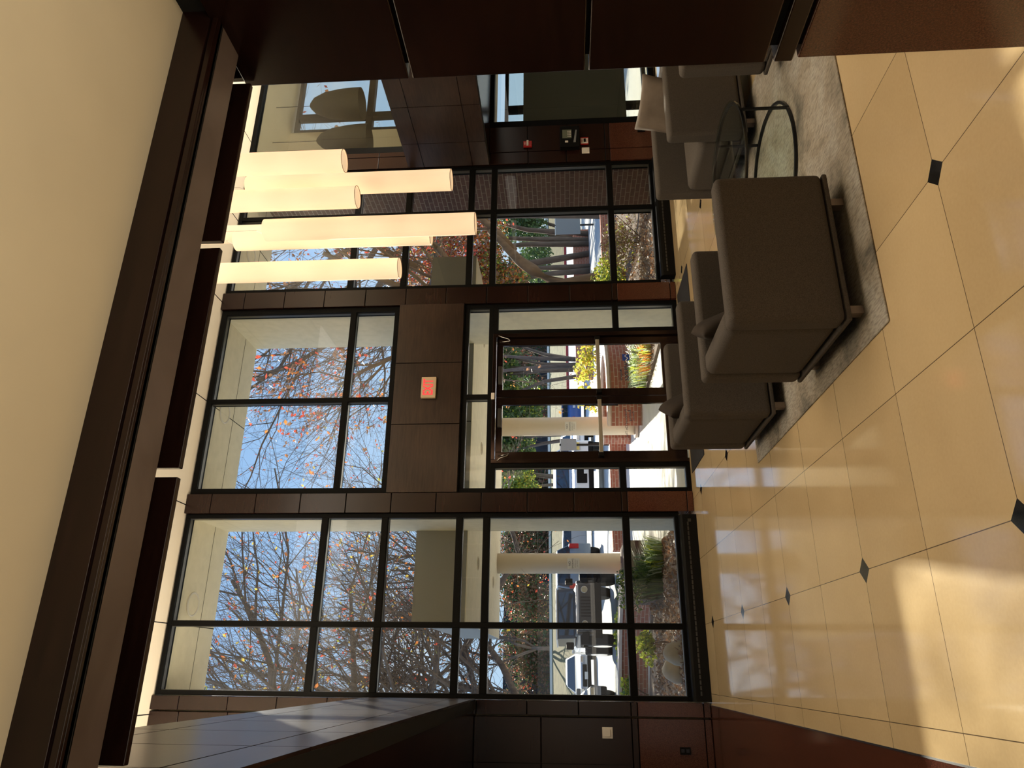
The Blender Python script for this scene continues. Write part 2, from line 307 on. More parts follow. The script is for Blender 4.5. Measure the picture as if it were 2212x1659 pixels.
def struct(o): o['kind'] = 'structure'; return o
def sempty(name): o = bpy.data.objects.new(name, None); C.objects.link(o); return struct(o)
def dup(root, loc, rotz=None, label=None, name=None):
    r = root.copy(); C.objects.link(r); r.location = loc
    if rotz is not None: r.rotation_euler = (0, 0, rotz)
    if label: r['label'] = label
    for ch in list(root.children):
        c = ch.copy(); C.objects.link(c); c.parent = r
        for g in ch.children:
            d = g.copy(); C.objects.link(d); d.parent = c
    return r
def text(body, size, material, parent, name, loc, rot, depth=0.001, align='CENTER', spacing=1.0, sx=1.0, bold=0.0):
    cu = bpy.data.curves.new(name, 'FONT'); cu.body = body; cu.size = size; cu.extrude = depth; cu.align_x = align; cu.align_y = 'CENTER'; cu.space_character = spacing; cu.offset = bold
    tmp = bpy.data.objects.new('tmp', cu); C.objects.link(tmp)
    me = bpy.data.meshes.new_from_object(tmp.evaluated_get(bpy.context.evaluated_depsgraph_get())); bpy.data.objects.remove(tmp)
    me.materials.clear(); me.materials.append(material); me.name = name
    o = bpy.data.objects.new(name, me); C.objects.link(o); o.parent = parent; o.location = loc; o.rotation_euler = rot; o.scale = (sx, 1, 1)
    return o
D = 8.967           # interior plane of the window wall
FY0, FY1 = 8.985, 9.125   # depth of the glazing frames
GY = 9.085
ZC = 6.50           # hall ceiling
COLZ = [0.08, 0.813, 0.885, 1.474, 2.059, 2.640, 3.217, 3.794, 4.380, 4.978, 5.567, 6.160]
# ================================================================== STRUCTURE
fl = MB().box(-0.335, 14, -6, 9.2, -0.12, 0).build('floor', M['floor']); struct(fl)
gb = MB().box(-4, -0.345, -6, 9.2, -0.12, 0.0).build('granite_border', M['granite'], fl); gb['label'] = 'dark red granite border'
MB().box(-0.345, -0.335, -6, 9.2, -0.12, 0.004).build('metal_edge_strip', M['steel'], fl)
# --- ceilings
ce = MB().box(-4, 14, -6, 9.2, ZC, ZC + 0.15).build('ceiling', M['cream2']); struct(ce)
for x in (-0.52, 0.50, 1.96, 3.42, 4.93, 6.35, 7.82): MB().box(x - 0.006, x + 0.006, 1.9, 9.1, ZC - 0.002, ZC + 0.001).build('reveal_joint', M['gap'], ce)
lc = MB().box(-4, 14, -6, 1.62, 2.78, 2.95).build('ceiling', M['cream']); struct(lc)
aisle = MB()
aisle.box(-4, -0.33, 1.62, 9.2, 2.66, 2.95); aisle.box(7.2, 14, 1.62, 9.2, 2.66, 2.95)
struct(aisle.build('ceiling', M['wood']))
# --- enclosing walls out of the picture
struct(MB().box(-4.12, -4, -6, 9.2, 0, ZC).build('wall_left', M['cream']))
struct(MB().box(14, 14.12, -6, 10.4, 0, ZC).build('wall_right', M['cream']))
struct(MB().box(-4, 14, -6.12, -6, 0, ZC).build('wall_back', M['cream']))
# --- panelled strips with open joints on a dark core
def panelled(name, x0, x1, y0, y1, zs, m_wood=0, gap=0.010, recess=0.014, mats=None, faces='front', lowgranite=True, parent=None):
    b = MB()
    b.box(x0 + recess, x1 - recess, y0 + recess, y1, zs[0], zs[-1], 1)
    for k in range(len(zs) - 1):
        a, c = zs[k], zs[k + 1]; mm = m_wood
        if lowgranite and c < 0.82: mm = 2
        g = gap / 2
        if lowgranite and abs(a - 0.885) < 1e-6: pass
        b.box(x0, x1, y0, y1 - 0.002, a + g, c - g, mm)
    o = b.build(name, mats or [M['wood'], M['gap'], M['granite']], parent, bevel=0.004, seg=2)
    return o
zs = [0.0] + COLZ + [ZC]
for n_, (a, c) in enumerate(((1.845, 2.095), (4.80, 5.06), (-0.465, -0.315), (7.19, 7.40)), 1):
    struct(panelled('trim_%d' % n_, a, c, 8.945 if n_ < 3 else 8.955, 9.15, zs))
# upper second strips beside the end pilasters and the dark walls under the balconies
wl = panelled('wall_front_left', -4.0, -0.485, 8.965, 9.16, [0, 0.08, 0.813, 0.885, 1.9, 2.66, 3.94, 4.95, 5.55, 6.14, ZC]); struct(wl)
for x in (-0.95, -2.4): MB().box(x - 0.003, x + 0.003, 8.962, 8.97, 0.9, 2.66).build('panel_joint', M['gap'], wl)
wr = panelled('wall_front_right', 7.42, 7.90, 8.965, 9.16, [0, 0.08, 0.813, 0.885, 1.46, 2.07, 2.66]); struct(wr)
struct(panelled('wall_front_right', 7.42, 7.50, 8.965, 9.16, [3.9, 4.38, 4.978, 5.567, 6.16, ZC], lowgranite=False))
# --- head panel above the doors
hp = MB(); hp.box(2.10, 4.80, 8.96, 9.12, 2.945, 3.865, 1)
for a, c in ((2.10, 3.012), (3.018, 3.893), (3.899, 4.80)): hp.box(a + .002, c - .002, 8.935, 9.0, 2.955, 3.865, 0)
struct(hp.build('trim_5', [M['wood_warm'], M['gap']], bevel=0.003))
# --- fascia boards of the two side balconies and the gallery
def fascia(name, x0, x1, face_x):
    b = MB(); b.box(min(x0, x1), max(x0, x1), 1.9, 8.95, 2.652, 3.89, 1)
    ys = [1.9, 2.51, 3.247, 3.985, 4.722, 5.46, 6.197, 6.935, 7.672, 8.41, 8.94]; zz = [2.65, 2.903, 3.65, 3.90]; s = 1 if face_x > min(x0, x1) else -1
    for i in range(len(ys) - 1):
        for j in range(3):
            b.box(min(face_x, face_x - s * 0.02), max(face_x, face_x - s * 0.02), ys[i] + .005, ys[i + 1] - .005, zz[j] + .005, zz[j + 1] - .005, 0)
    return struct(b.build(name, [M['wood_warm'], M['gap']]))
fascia('trim_6', -0.42, -0.316, -0.30)
fascia('trim_7', 7.186, 7.29, 7.17)
# balcony slabs
struct(MB().box(-4, -0.42, 1.9, 9.0, 2.95, 3.2).build('floor', M['cream'])); struct(MB().box(7.29, 14, 1.9, 9.0, 2.95, 3.2).build('floor', M['cream']))
struct(MB().box(-4, 14, -6, 1.6, 2.96, 3.2).build('floor', M['cream']))
# --- gallery edge beam over the photographer
bm_ = MB()
bm_.box(-4, 14, 1.622, 1.645, 2.66, 2.80, 0); bm_.box(-4, 14, 1.63, 1.652, 2.66, 2.80, 1)
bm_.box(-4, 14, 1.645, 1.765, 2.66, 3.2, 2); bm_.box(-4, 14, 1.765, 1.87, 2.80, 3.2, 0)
bm_.box(-4, 14, 1.611, 1.622, 2.685, 2.784, 0); bm_.box(-4, 14, 1.611, 1.622, 2.66, 2.677, 0)
beam = struct(bm_.build('trim_8', [M['wood'], M['gap'], M['wood_lit']], bevel=0.002))
xs = [-4.0, -3.16, -2.43, -1.69, -0.95, -0.235, 0.50, 1.235, 1.90]
k = 0
xs2 = xs + [1.90 + 0.735 * j for j in range(1, 17)]
for i in range(len(xs2) - 1):
    MB().box(xs2[i] + .013, xs2[i + 1] - .013, 1.87, 1.89, 2.66, 3.90).build('fascia_panel', M['wood'], beam, bevel=0.003)
# --- near pier
pr = MB(); pr.box(1.93, 2.9, 0.9, 1.86, 0, 2.80, 1); g = 0.012
for a, c, mm in ((0.893, 1.492, 0), (1.492, 2.098, 0), (2.098, 2.69, 0)):
    pr.box(1.90, 2.93, 0.9, 1.90, a + g, c - g * 0, mm)
pr.box(1.90, 2.93, 0.9, 1.90, 0.815, 0.877, 0); pr.box(1.906, 2.924, 0.9, 1.893, 0, 0.80, 2)
pier = struct(pr.build('trim_9', [M['wood'], M['gap'], M['granite']], bevel=0.006, seg=3))
# ------------------------------------------------------------------ glazing
def window(name, x0, x1, z0, z1, mullions, rails, glass, fw=0.05, rw=0.08, mw=0.062, skip=()):
    root = sempty(name)
    f = MB()
    f.box(x0, x0 + fw, FY0, FY1, z0, z1); f.box(x1 - fw, x1, FY0, FY1, z0, z1)
    f.box(x0 + fw, x1 - fw, FY0, FY1, z0, z0 + fw); f.box(x0 + fw, x1 - fw, FY0, FY1, z1 - fw, z1)
    f.build('window_frame', M['black'], root, bevel=0.003)
    mm = MB()
    for x in mullions: mm.box(x - mw / 2, x + mw / 2, FY0, FY1, z0 + fw, z1 - fw)
    if mullions: mm.build('mullion', M['black'], root, bevel=0.003)
    rr = MB(); xs_ = [x0 + fw] + sum([[x - mw / 2, x + mw / 2] for x in mullions], []) + [x1 - fw]
    for z in rails:
        for i in range(0, len(xs_), 2): rr.box(xs_[i], xs_[i + 1], FY0, FY1, z - rw / 2, z + rw / 2)
    if rails: rr.build('transom_rail', M['black'], root, bevel=0.003)
    # satin bead strip around each pane
    zs_ = [z0 + fw] + sum([[z - rw / 2, z + rw / 2] for z in rails], []) + [z1 - fw]
    bd = MB()
    for i in range(0, len(xs_), 2):
        for j in range(0, len(zs_), 2):
            a, b, c, d = xs_[i], xs_[i + 1], zs_[j], zs_[j + 1]
            bd.box(a, a + .006, FY0 + .03, GY - .012, c, d); bd.box(b - .006, b, FY0 + .03, GY - .012, c, d); bd.box(a + .006, b - .006, FY0 + .03, GY - .012, c, c + .006); bd.box(a + .006, b - .006, FY0 + .03, GY - .012, d - .006, d)
            p = MB().box(a, b, GY, GY + 0.006, c, d).build('glass_pane', glass, root)
    bd.build('glazing_bead', M['reveal'], root)
    return root
RAILS = [0.838, 2.573, 2.915, 3.866, 4.642]
window('window_1', -0.305, 1.84, 0.19, ZC - 0.02, [0.50], RAILS, M['tint'])
window('window_2', 5.075, 7.19, 0.19, ZC - 0.02, [6.36], RAILS, M['tint'])
window('window_3', 2.10, 4.795, 3.87, ZC - 0.02, [3.395], [4.54], M['tint'], fw=0.075)
w4 = window('window_4', 2.10, 4.795, 2.535, 2.945, [3.41], [], M['clear'], fw=0.06)
w5 = window('window_5', 2.10, 2.485, 0.0, 2.535, [], [0.848], M['clear'], fw=0.055, rw=0.075)
w6 = window('window_6', 4.33, 4.795, 0.0, 2.535, [], [0.848], M['clear'], fw=0.06, rw=0.075)
# doors: bronze frame and two leaves
dj = MB(); dj.box(2.485, 2.535, FY0 - .01, FY1, 0, 2.535); dj.box(4.275, 4.33, FY0 - .01, FY1, 0, 2.535); dj.box(2.535, 4.275, FY0 - .01, FY1, 2.49, 2.535)
struct(dj.build('trim_10', M['bronze'], bevel=0.003))
def leaf(name, x0, x1, hinge_left):
    root = sempty(name); b = MB(); st = 0.105
    b.box(x0, x0 + st, 9.02, 9.07, 0.012, 2.485); b.box(x1 - st, x1, 9.02, 9.07, 0.012, 2.485); b.box(x0 + st, x1 - st, 9.02, 9.07, 0.012, 0.255); b.box(x0 + st, x1 - st, 9.02, 9.07, 2.40, 2.485)
    b.build('door_frame', M['bronze'], root, bevel=0.004)
    MB().box(x0 + st, x1 - st, 9.042, 9.048, 0.255, 2.40).build('glass_pane', M['clear'], root)
    MB().box(x0 + 0.05, x1 - 0.05, 8.945, 8.975, 1.085, 1.135).build('push_bar', M['pushbar'], root, bevel=0.006)
    e = MB(); e.box(x0 + 0.02, x0 + 0.07, 8.94, 9.02, 1.075, 1.145); e.box(x1 - 0.07, x1 - 0.02, 8.94, 9.02, 1.075, 1.145); e.build('bar_bracket', M['black2'], root, bevel=0.004)
    cx = x0 + 0.30 if not hinge_left else x1 - 0.30
    MB().box(cx - 0.13, cx + 0.13, 8.965, 9.02, 2.405, 2.455).build('door_closer', M['reveal'], root, bevel=0.006)
    hx = x0 if hinge_left else x1; s = 1 if hinge_left else -1
    pts = [(hx - s * 0.03, 8.975, 2.46), (hx + s * 0.0, 8.955, 2.42), (hx + s * 0.035, 8.95, 2.32), (hx + s * 0.06, 8.96, 2.30), (hx + s * 0.055, 9.0, 2.38), (hx + s * 0.05, 9.02, 2.45)]
    MB().tube(pts, 0.006, 6).build('armoured_cable', M['steel'], root, smooth=True)
    ph = x1 - 0.08 if hinge_left else x0 + 0.08; q = 1 if hinge_left else -1
    MB().tube([(ph, 9.07, 1.30), (ph, 9.14, 1.30), (ph, 9.14, 0.86), (ph, 9.07, 0.86)], 0.012, 8).build('pull_handle', M['black2'], root, smooth=True)
    return root
d1 = leaf('door_1', 2.54, 3.40, True); d2 = leaf('door_2', 3.408, 4.27, False)
# vinyl lettering stuck on the street side of the door glass, so it reads backwards from in here
ROT = (PI / 2, 0, PI)
YL = 9.041
text('CAPRIDGE', 0.072, M['letter'], d2, 'lettering', (3.775, YL, 0.727), ROT, 0.0006, sx=0.92, bold=0.0008)
text('Managed by', 0.040, M['letter'], d2, 'lettering', (3.71, YL, 0.805), ROT, 0.0006, sx=0.85, bold=0.0006)
lg = MB(); lx, lz = 3.965, 0.730
lg.box(lx - .048, lx + .048, YL - .0006, YL, lz - .048, lz + .048, 0)
lg.prism([(lx - .048, lz + .012), (lx - .012, lz - .020), (lx + .020, lz + .020), (lx + .048, lz - .012), (lx + .048, lz - .022), (lx + .020, lz + .008), (lx - .012, lz - .032), (lx - .048, lz + .002)], 'Y', YL - .0012, YL - .0006, 1)
lg.build('door_logo', [M['blue'], M['white']], d2)
text('Prohibited On The', 0.05, M['letter'], d1, 'lettering', (3.03, YL, 0.765), ROT, 0.0006)
text('Building', 0.05, M['letter'], d1, 'lettering', (3.13, YL, 0.715), ROT, 0.0006)
text('Premises', 0.035, M['letter'], d1, 'lettering', (3.12, YL, 0.67), ROT, 0.0006)
ds = MB().box(3.36, 3.45, 8.955, 8.985, 2.50, 2.545).build('door_sensor', M['white'], None, bevel=0.004); tag(ds, 'small beige sensor box on the frame above the double doors', 'sensor')
# right-hand interior glazing below and above the balcony
def iglass(name, x0, x1, z0, z1, mull, frosted):
    root = sempty(name); f = MB()
    f.box(x0, x0 + .12, 8.975, 9.10, z0, z1); f.box(x0 + .12, x1, 8.975, 9.10, z0, z0 + .09); f.box(x0 + .12, x1, 8.975, 9.10, z1 - .06, z1)
    f.build('window_frame', M['black'], root, bevel=0.003)
    xs_ = [x0 + .12] + mull + [x1]
    for i in range(len(xs_) - 1): MB().box(xs_[i] + .003, xs_[i + 1] - .003, 9.03, 9.037, z0 + .09, z1 - .06).build('glass_pane', M['inner'], root)
    if frosted: MB().box(7.93, 9.6, 9.040, 9.0412, 0.52, 2.14).build('frosted_film', M['frost'], root)
    return root
iglass('window_7', 7.90, 12.0, 0.06, 2.66, [8.31, 10.2], True)
iglass('window_8', 7.50, 12.0, 3.95, ZC, [7.86, 9.9], False)
struct(MB().box(12, 14, 8.965, 9.16, 0, ZC).build('wall_front_right', M['wood']))
struct(MB().box(7.42, 12, 8.98, 9.16, 2.66, 3.95).build('trim_11', M['wood']))
# wing room beyond that glass, with its own street windows at the portico line
struct(MB().box(7.30, 12.2, 9.16, 10.25, -0.12, 0.0).build('floor', M['cream'])); struct(MB().box(7.44, 14, 9.16, 10.4, ZC - .02, ZC + .15).build('ceiling', M['cream']))
struct(MB().box(7.44, 14, 9.16, 10.4, 2.70, 3.9).build('floor', M['cream2']))
def facade(name, z0, z1, rails, mull):
    root = sempty(name); f = MB(); x0, x1 = 9.10, 13.8
    f.box(x0, x0 + .06, 10.25, 10.38, z0, z1); f.box(x0 + .06, x1, 10.25, 10.38, z0, z0 + .06); f.box(x0 + .06, x1, 10.25, 10.38, z1 - .06, z1)
    for x in mull: f.box(x - .05, x + .05, 10.25, 10.38, z0 + .06, z1 - .06)
    for z in rails:
        xx = [x0 + .06] + sum([[x - .05, x + .05] for x in mull], []) + [x1]
        for i in range(0, len(xx), 2): f.box(xx[i], xx[i + 1], 10.25, 10.38, z - .06, z + .06)
    f.build('window_frame', M['black'], root, bevel=.003)
    MB().box(x0 + .06, x1, 10.33, 10.336, z0 + .06, z1 - .06).build('glass_pane', M['clear'], root); return root
facade('window_9', 3.95, 6.42, [5.04], [9.47, 11.6]); facade('window_10', 0.0, 2.55, [], [9.47, 11.6])
struct(MB().box(7.44, 9.10, 10.25, 10.4, 0, ZC).build('wall_side', M['cream2'])); 
# ------------------------------------------------------------------ exterior shell
struct(MB().box(1.84, 2.095, 9.15, 10.25, -0.1, 6.5).build('trim_12', M['conc'])); struct(MB().box(4.765, 5.06, 9.15, 10.25, -0.1, 6.5).build('trim_13', M['conc']))
struct(MB().box(7.20, 7.43, 9.15, 10.30, -0.1, 6.5).build('trim_14', M['brickY'])); struct(MB().box(-0.56, -0.31, 9.17, 10.25, -0.1, 6.5).build('trim_15', M['conc']))
so = MB().box(-6, 14, 9.2, 10.28, 6.5, 7.6).build('trim_16', M['conc']); struct(so)
for x in (0.5, 1.96, 3.42, 4.93, 6.35): MB().box(x - .005, x + .005, 9.2, 10.28, 6.498, 6.501).build('panel_joint', M['gap'], so)
MB().box(-.3, 7.2, 9.86, 9.868, 6.498, 6.501).build('panel_joint', M['gap'], so)
struct(MB().box(-6, -0.56, 9.17, 9.4, -0.1, 6.5).build('wall_outside', M['brickY']))
for i, x in enumerate((0.768, 3.435, 6.101)):
    r = thing('recessed_light', ['round recessed light in the high porch soffit outside the leftmost window bay', 'round recessed light in the high porch soffit over the middle window bay', 'round recessed light in the high porch soffit outside the right window bay'][i], 'ceiling light', (x, 9.57, 6.5), group='porch soffit lights')
    MB().tube([(0.145 * math.cos(a * PI / 12), 0.145 * math.sin(a * PI / 12), -0.004) for a in range(24)], 0.014, 6, closed=True).build('trim_ring', M['white'], r, smooth=True)
    MB().cyl((0, 0, -0.006), 0.138, 0.004, 24).build('lens', M['conc'], r)
# ================================================================== FURNITURE
def rbox(x0, x1, y0, y1, z0, z1, name, m, parent, bev=0.03, seg=3):
    return MB().box(x0, x1, y0, y1, z0, z1).build(name, m, parent, bevel=bev, seg=seg)
def armchair(label, loc, rot, fm, group):
    t = thing('armchair', label, 'armchair', loc, rot, group)
    rbox(-.46, .46, -.44, .44, .094, .122, 'base_rail', fm, t, 0.010)
    rbox(-.462, .462, -.445, -.32, .125, .72, 'armrest', fm, t, 0.035, 4)
    rbox(-.462, .462, .32, .445, .125, .72, 'armrest', fm, t, 0.035, 4)
    rbox(-.455, -.30, -.318, .318, .125, .712, 'backrest', fm, t, 0.05, 4)
    cu = rbox(-.298, .47, -.316, .316, .20, .455, 'seat_cushion', fm, t, 0.06, 5)
    rbox(-.30, .455, -.318, .318, .125, .198, 'seat_base', fm, t, 0.01)
    for x in (-.375, .30):
        for y in (-.39, .33): MB().box(x - .022, x + .022, y - .004, y + .052, 0.010, .095).build('leg', M['leg'], t, bevel=0.002)
    return t
G_CH = 'armchairs around the glass coffee table'
armchair('taupe box armchair nearest the camera, seen from its side and back on the rug', (2.16, 3.89, 0), 0, M['fabric'], G_CH)
armchair('taupe box armchair behind the nearest one, closer to the glass doors, same facing', (2.16, 5.36, 0), 0, M['fabric'], G_CH)
armchair('taupe armchair across the coffee table whose loose seat cushion shows', (4.44, 5.12, 0), PI, M['fabric2'], G_CH)
armchair('taupe armchair mostly hidden behind the dark pier, beyond the coffee table', (4.44, 3.66, 0), PI, M['fabric2'], G_CH)
def pillow(label, loc, rot, size, m, seed):
    rng = random.Random(seed); n = 14; b = MB(); vs_ = {}
    for side in (1, -1):
        for i in range(n + 1):
            for j in range(n + 1):
                u, v = i / n * 2 - 1, j / n * 2 - 1
                if side == -1 and (i in (0, n) or j in (0, n)): vs_[(side, i, j)] = vs_[(1, i, j)]; continue
                pinch = 1 - 0.09 * (1 - abs(u) ** 2.0) * abs(v) ** 3; pinch2 = 1 - 0.09 * (1 - abs(v) ** 2.0) * abs(u) ** 3
                th = 0.16 * max(0, (1 - u ** 4) * (1 - v ** 4)) ** 0.5 + 0.006 * noise.noise(Vector((u * 3, v * 3, seed)))
                if i in (0, n) or j in (0, n): th = 0
                b.v.append((u * size / 2 * pinch2, v * size / 2 * pinch, side * th * size)); vs_[(side, i, j)] = len(b.v) - 1
        for i in range(n):
            for j in range(n):
                q = [vs_[(side, i, j)], vs_[(side, i + 1, j)], vs_[(side, i + 1, j + 1)], vs_[(side, i, j + 1)]]
                b.f.append(tuple(q if side == 1 else q[::-1])); b.m.append(0)
    o = b.build('throw_pillow', m, None, smooth=True); o.location = loc; o.rotation_euler = rot
    md = o.modifiers.new('sub', 'SUBSURF'); md.levels = 1; md.render_levels = 1
    return tag(o, label, 'pillow', 'throw pillows on the armchairs')
pillow('dark brown throw pillow leaning inside the armchair nearest the camera', (1.965, 4.00, .62), (0.12, math.radians(68), math.radians(-22)), 0.36, M['pillow2'], 1)
pillow('dark brown throw pillow leaning inside the second armchair, nearer the glass doors', (1.965, 5.40, .63), (0.3, math.radians(66), math.radians(-12)), 0.40, M['pillow2'], 2)
pillow('brown throw pillow rising above the armrest of the armchair across the table', (4.50, 4.93, .68), (0.28, math.radians(-70), math.radians(16)), 0.50, M['pillow'], 3)
pillow('brown throw pillow in the armchair mostly hidden by the dark pier', (4.46, 3.66, .68), (0.2, math.radians(-68), math.radians(8)), 0.46, M['pillow'], 4)
# coffee table
ct = thing('coffee_table', 'round glass coffee table on thin black steel rings between the armchairs', 'table', (3.40, 4.49, 0))
def ring(r, z, w_=0.020, h=0.018):
    b = MB(); n = 64
    for k in range(n):
        a, c = 2 * PI * k / n, 2 * PI * (k + 1) / n
        for (r0, z0, r1, z1) in ((r - w_, z, r, z), (r, z, r, z + h), (r, z + h, r - w_, z + h), (r - w_, z + h, r - w_, z)):
            b.quad((r0 * math.cos(a), r0 * math.sin(a), z0), (r0 * math.cos(c), r0 * math.sin(c), z0), (r1 * math.cos(c), r1 * math.sin(c), z1), (r1 * math.cos(a), r1 * math.sin(a), z1))
    return b
ring(.52, .012).build('lower_ring', M['blacksteel'], ct); ring(.525, .335).build('upper_ring', M['blacksteel'], ct)
for a in (25, 115, 205, 295):
    x, y = .513 * math.cos(math.radians(a)), .513 * math.sin(math.radians(a)); MB().box(x - .008, x + .008, y - .008, y + .008, .012, .345).build('upright', M['blacksteel'], ct)
MB().cyl((0, 0, .350), .535, .010, 72).build('glass_top', M['tglass'], ct)
rg = MB()
n = 60; XA, XB, YA, YB = 1.60, 4.46, 3.27, 5.86
rg.box(XA, XB, YA, YB, 0.0005, 0.010)
rug = rg.build('area_rug', M['rug'], bevel=0.004); tag(rug, 'mottled grey and brown area rug under the armchairs and glass coffee table', 'rug')
mt = MB().box(2.30, 4.80, 8.03, 8.86, 0.0005, 0.008).build('floor_mat', M['mat_'], bevel=0.003); tag(mt, 'charcoal ribbed walk-off mat on the floor inside the glass doors', 'mat')
# ------------------------------------------------------------------ convector heaters
for i, (a, c) in enumerate(((-0.30, 1.79), (5.12, 7.16))):
    t = thing('baseboard_heater', ['long black floor convector under the left window bay', 'long black floor convector under the right window bay'][i], 'heater', ((a + c) / 2, 8.90, 0), group='window heaters'); h = (c - a) / 2
    MB().prism([(-.05, 0.0), (.08, 0.0), (.08, .20), (.0, .20), (-.02, .195), (-.045, .17)], 'X', -h, h).build('casing', M['black2'], t, bevel=0.003)
    g = MB(); n = 34
    for k in range(n):
        x = -h + .06 + k * (2 * h - .14) / n; g.box(x, x + (2 * h - .14) / n - .012, -.052, -.04, .10, .118)
    g.build('louvre_grille', M['reveal'], t)
    MB().box(h - .09, h - .055, -.054, -.04, .07, .105).build('control_knob', M['reveal'], t)
# ------------------------------------------------------------------ wall fittings
ex = thing('exit_sign', 'exit sign with red letters on the wood panel over the doors', 'sign', (3.518, 8.93, 3.383))
MB().box(-.150, .150, -.045, .004, -.100, .100).build('housing', M['exit_face'], ex, bevel=0.006)
text('EXIT', 0.185, M['exit_red'], ex, 'lettering', (0, -.0465, 0), (PI / 2, 0, 0), 0.001, sx=0.62, spacing=1.0, bold=0.004)
def switch(name, label, x, z, y=8.962, cat='light switch'):
    t = thing(name, label, cat, (x, y, z)); MB().box(-.058, .058, -.008, 0, -.058, .058).build('cover_plate', M['white'], t, bevel=0.003)
    MB().prism([(-.008, -.035), (-.018, -.030), (-.012, .035), (-.008, .035)], 'X', -.036, .036).build('rocker', M['white'], t); return t
switch('light_switch', 'white rocker light switch on the dark wood wall left of the windows', -0.633, 1.158)
switch('light_switch', 'white wall switch below the red fire alarm plate', 7.385, 1.180)
def outlet(label, x, z):
    t = thing('wall_outlet', label, 'outlet', (x, 8.955, z)); MB().box(-.036, .036, -.006, 0.008, -.057, .057).build('cover_plate', M['black2'], t, bevel=0.002)
    MB().box(-.017, .017, -.009, -.006, -.045, -.01).box(-.017, .017, -.009, -.006, .01, .045).build('socket', M['ink'], t); return t
outlet('black outlet in the red granite dado left of the windows', -0.80, 0.315); outlet('black outlet in the red granite dado behind the far right armchairs', 7.735, 0.32)
fp = thing('fire_alarm_pull', 'red fire alarm pull station with white face beside the black panel', 'fire alarm', (7.555, 8.962, 1.195))
MB().box(-.062, .062, -.03, 0, -.062, .062).build('housing', M['red'], fp, bevel=0.006)
MB().box(-.056, .040, -.0325, -.03, -.055, .055).build('face', M['white'], fp); MB().box(-.03, .03, -.040, -.0325, -.022, .012).build('pull_handle', M['black2'], fp, bevel=.002)
text('FIRE', 0.032, M['red'], fp, 'lettering', (-.008, -.0335, .035), (PI / 2, 0, 0), 0.0006); text('PULL', 0.026, M['red'], fp, 'lettering', (-.008, -.0335, -.040), (PI / 2, 0, 0), 0.0006)
fs = thing('fire_strobe', 'small red fire strobe with white lens high on the dark wall strip', 'fire strobe', (7.535, 8.962, 2.065))
MB().box(-.052, .052, -.035, 0, -.065, .065).build('housing', M['red'], fs, bevel=0.006); MB().box(-.045, .05, -.06, -.035, -.016, .016).build('lens', M['white'], fs, bevel=0.005)
text('FIRE', 0.028, M['white'], fs, 'lettering', (0, -.036, .040), (PI / 2, 0, 0), 0.0006)
ap = thing('alarm_panel', 'black wall box with grey green keypad display below the red strobe', 'alarm panel', (7.60, 8.962, 1.43))
MB().box(-.20, .19, -.10, 0, -.16, .14).build('housing', M['black2'], ap, bevel=0.012)
MB().box(-.05, .11, -.106, -.10, -.04, .10).build('keypad_display', M['lcd'], ap, bevel=0.003)
kb = MB()
for i in range(3):
    for j in range(4): kb.box(-.03 + j * .032, -.012 + j * .032, -.110, -.106, -.032 + i * .020, -.020 + i * .020)
kb.build('key', M['white'], ap); MB().box(-.13, -.10, -.108, -.10, .015, .06).build('sticker', M['white'], ap)
MB().prism([(-.13, -.10), (.10, -.12), (.10, -.10), (-.13, -.065)], 'Y', -.106, -.10).build('bracket', M['signback'], ap)
# ------------------------------------------------------------------ pendants
P7 = [((3.83, 4.657), 3.326), ((3.885, 5.02), 2.508), ((3.618, 4.855), 3.254), ((3.425, 5.004), 2.286), ((3.588, 5.391), 2.733), ((3.283, 5.439), 3.006), ((4.11, 6.06), 3.62)]
PL = ['glowing tube pendant at the far right of the cluster, cut short by the beam', 'second glowing tube pendant from the right, with its upper end in view', 'third glowing tube pendant from the right, short and overlapping the one behind', 'glowing tube pendant reaching lowest of the cluster, hanging in front', 'glowing tube pendant partly hidden behind the lowest hanging one', 'glowing tube pendant standing alone at the left of the cluster', 'glowing tube pendant at the back, almost hidden by two others']
def pendant():
    t = thing('pendant_lamp', PL[0], 'pendant lamp', (0, 0, 0), 0, 'tube pendants over the seating')
    b = MB(); R, L, n = .092, 1.78, 40
    b.cyl((0, 0, 0), R, L, n, caps=False); b.cyl((0, 0, .006), R - .003, L - .012, n, caps=False); b.build('lamp_shade', M['pend'], t, smooth=True)
    MB().cyl((0, 0, .012), R - .004, .004, n).build('diffuser', M['pend'], t); MB().cyl((0, 0, L - .008), R - .004, .004, n).build('top_cap', M['cream2'], t)
    MB().tube([(R * math.cos(a * PI / 20), R * math.sin(a * PI / 20), .002) for a in range(40)], .0028, 5, closed=True).build('bottom_hoop', M['leg'], t, smooth=True)
    return t
pp0 = pendant()
for i, ((x, y), z) in enumerate(P7):
    o = pp0 if i == 0 else dup(pp0, (x, y, z), label=PL[i])
    o.location = (x, y, z)
    MB().tube([(-.05, 0, 1.78), (0, 0, 1.86), (0, 0, ZC - z)], .0022, 5).build('cable', M['steel'], o)
    MB().cyl((0, 0, ZC - z - .03), .06, .03, 20).build('canopy', M['cream2'], o)
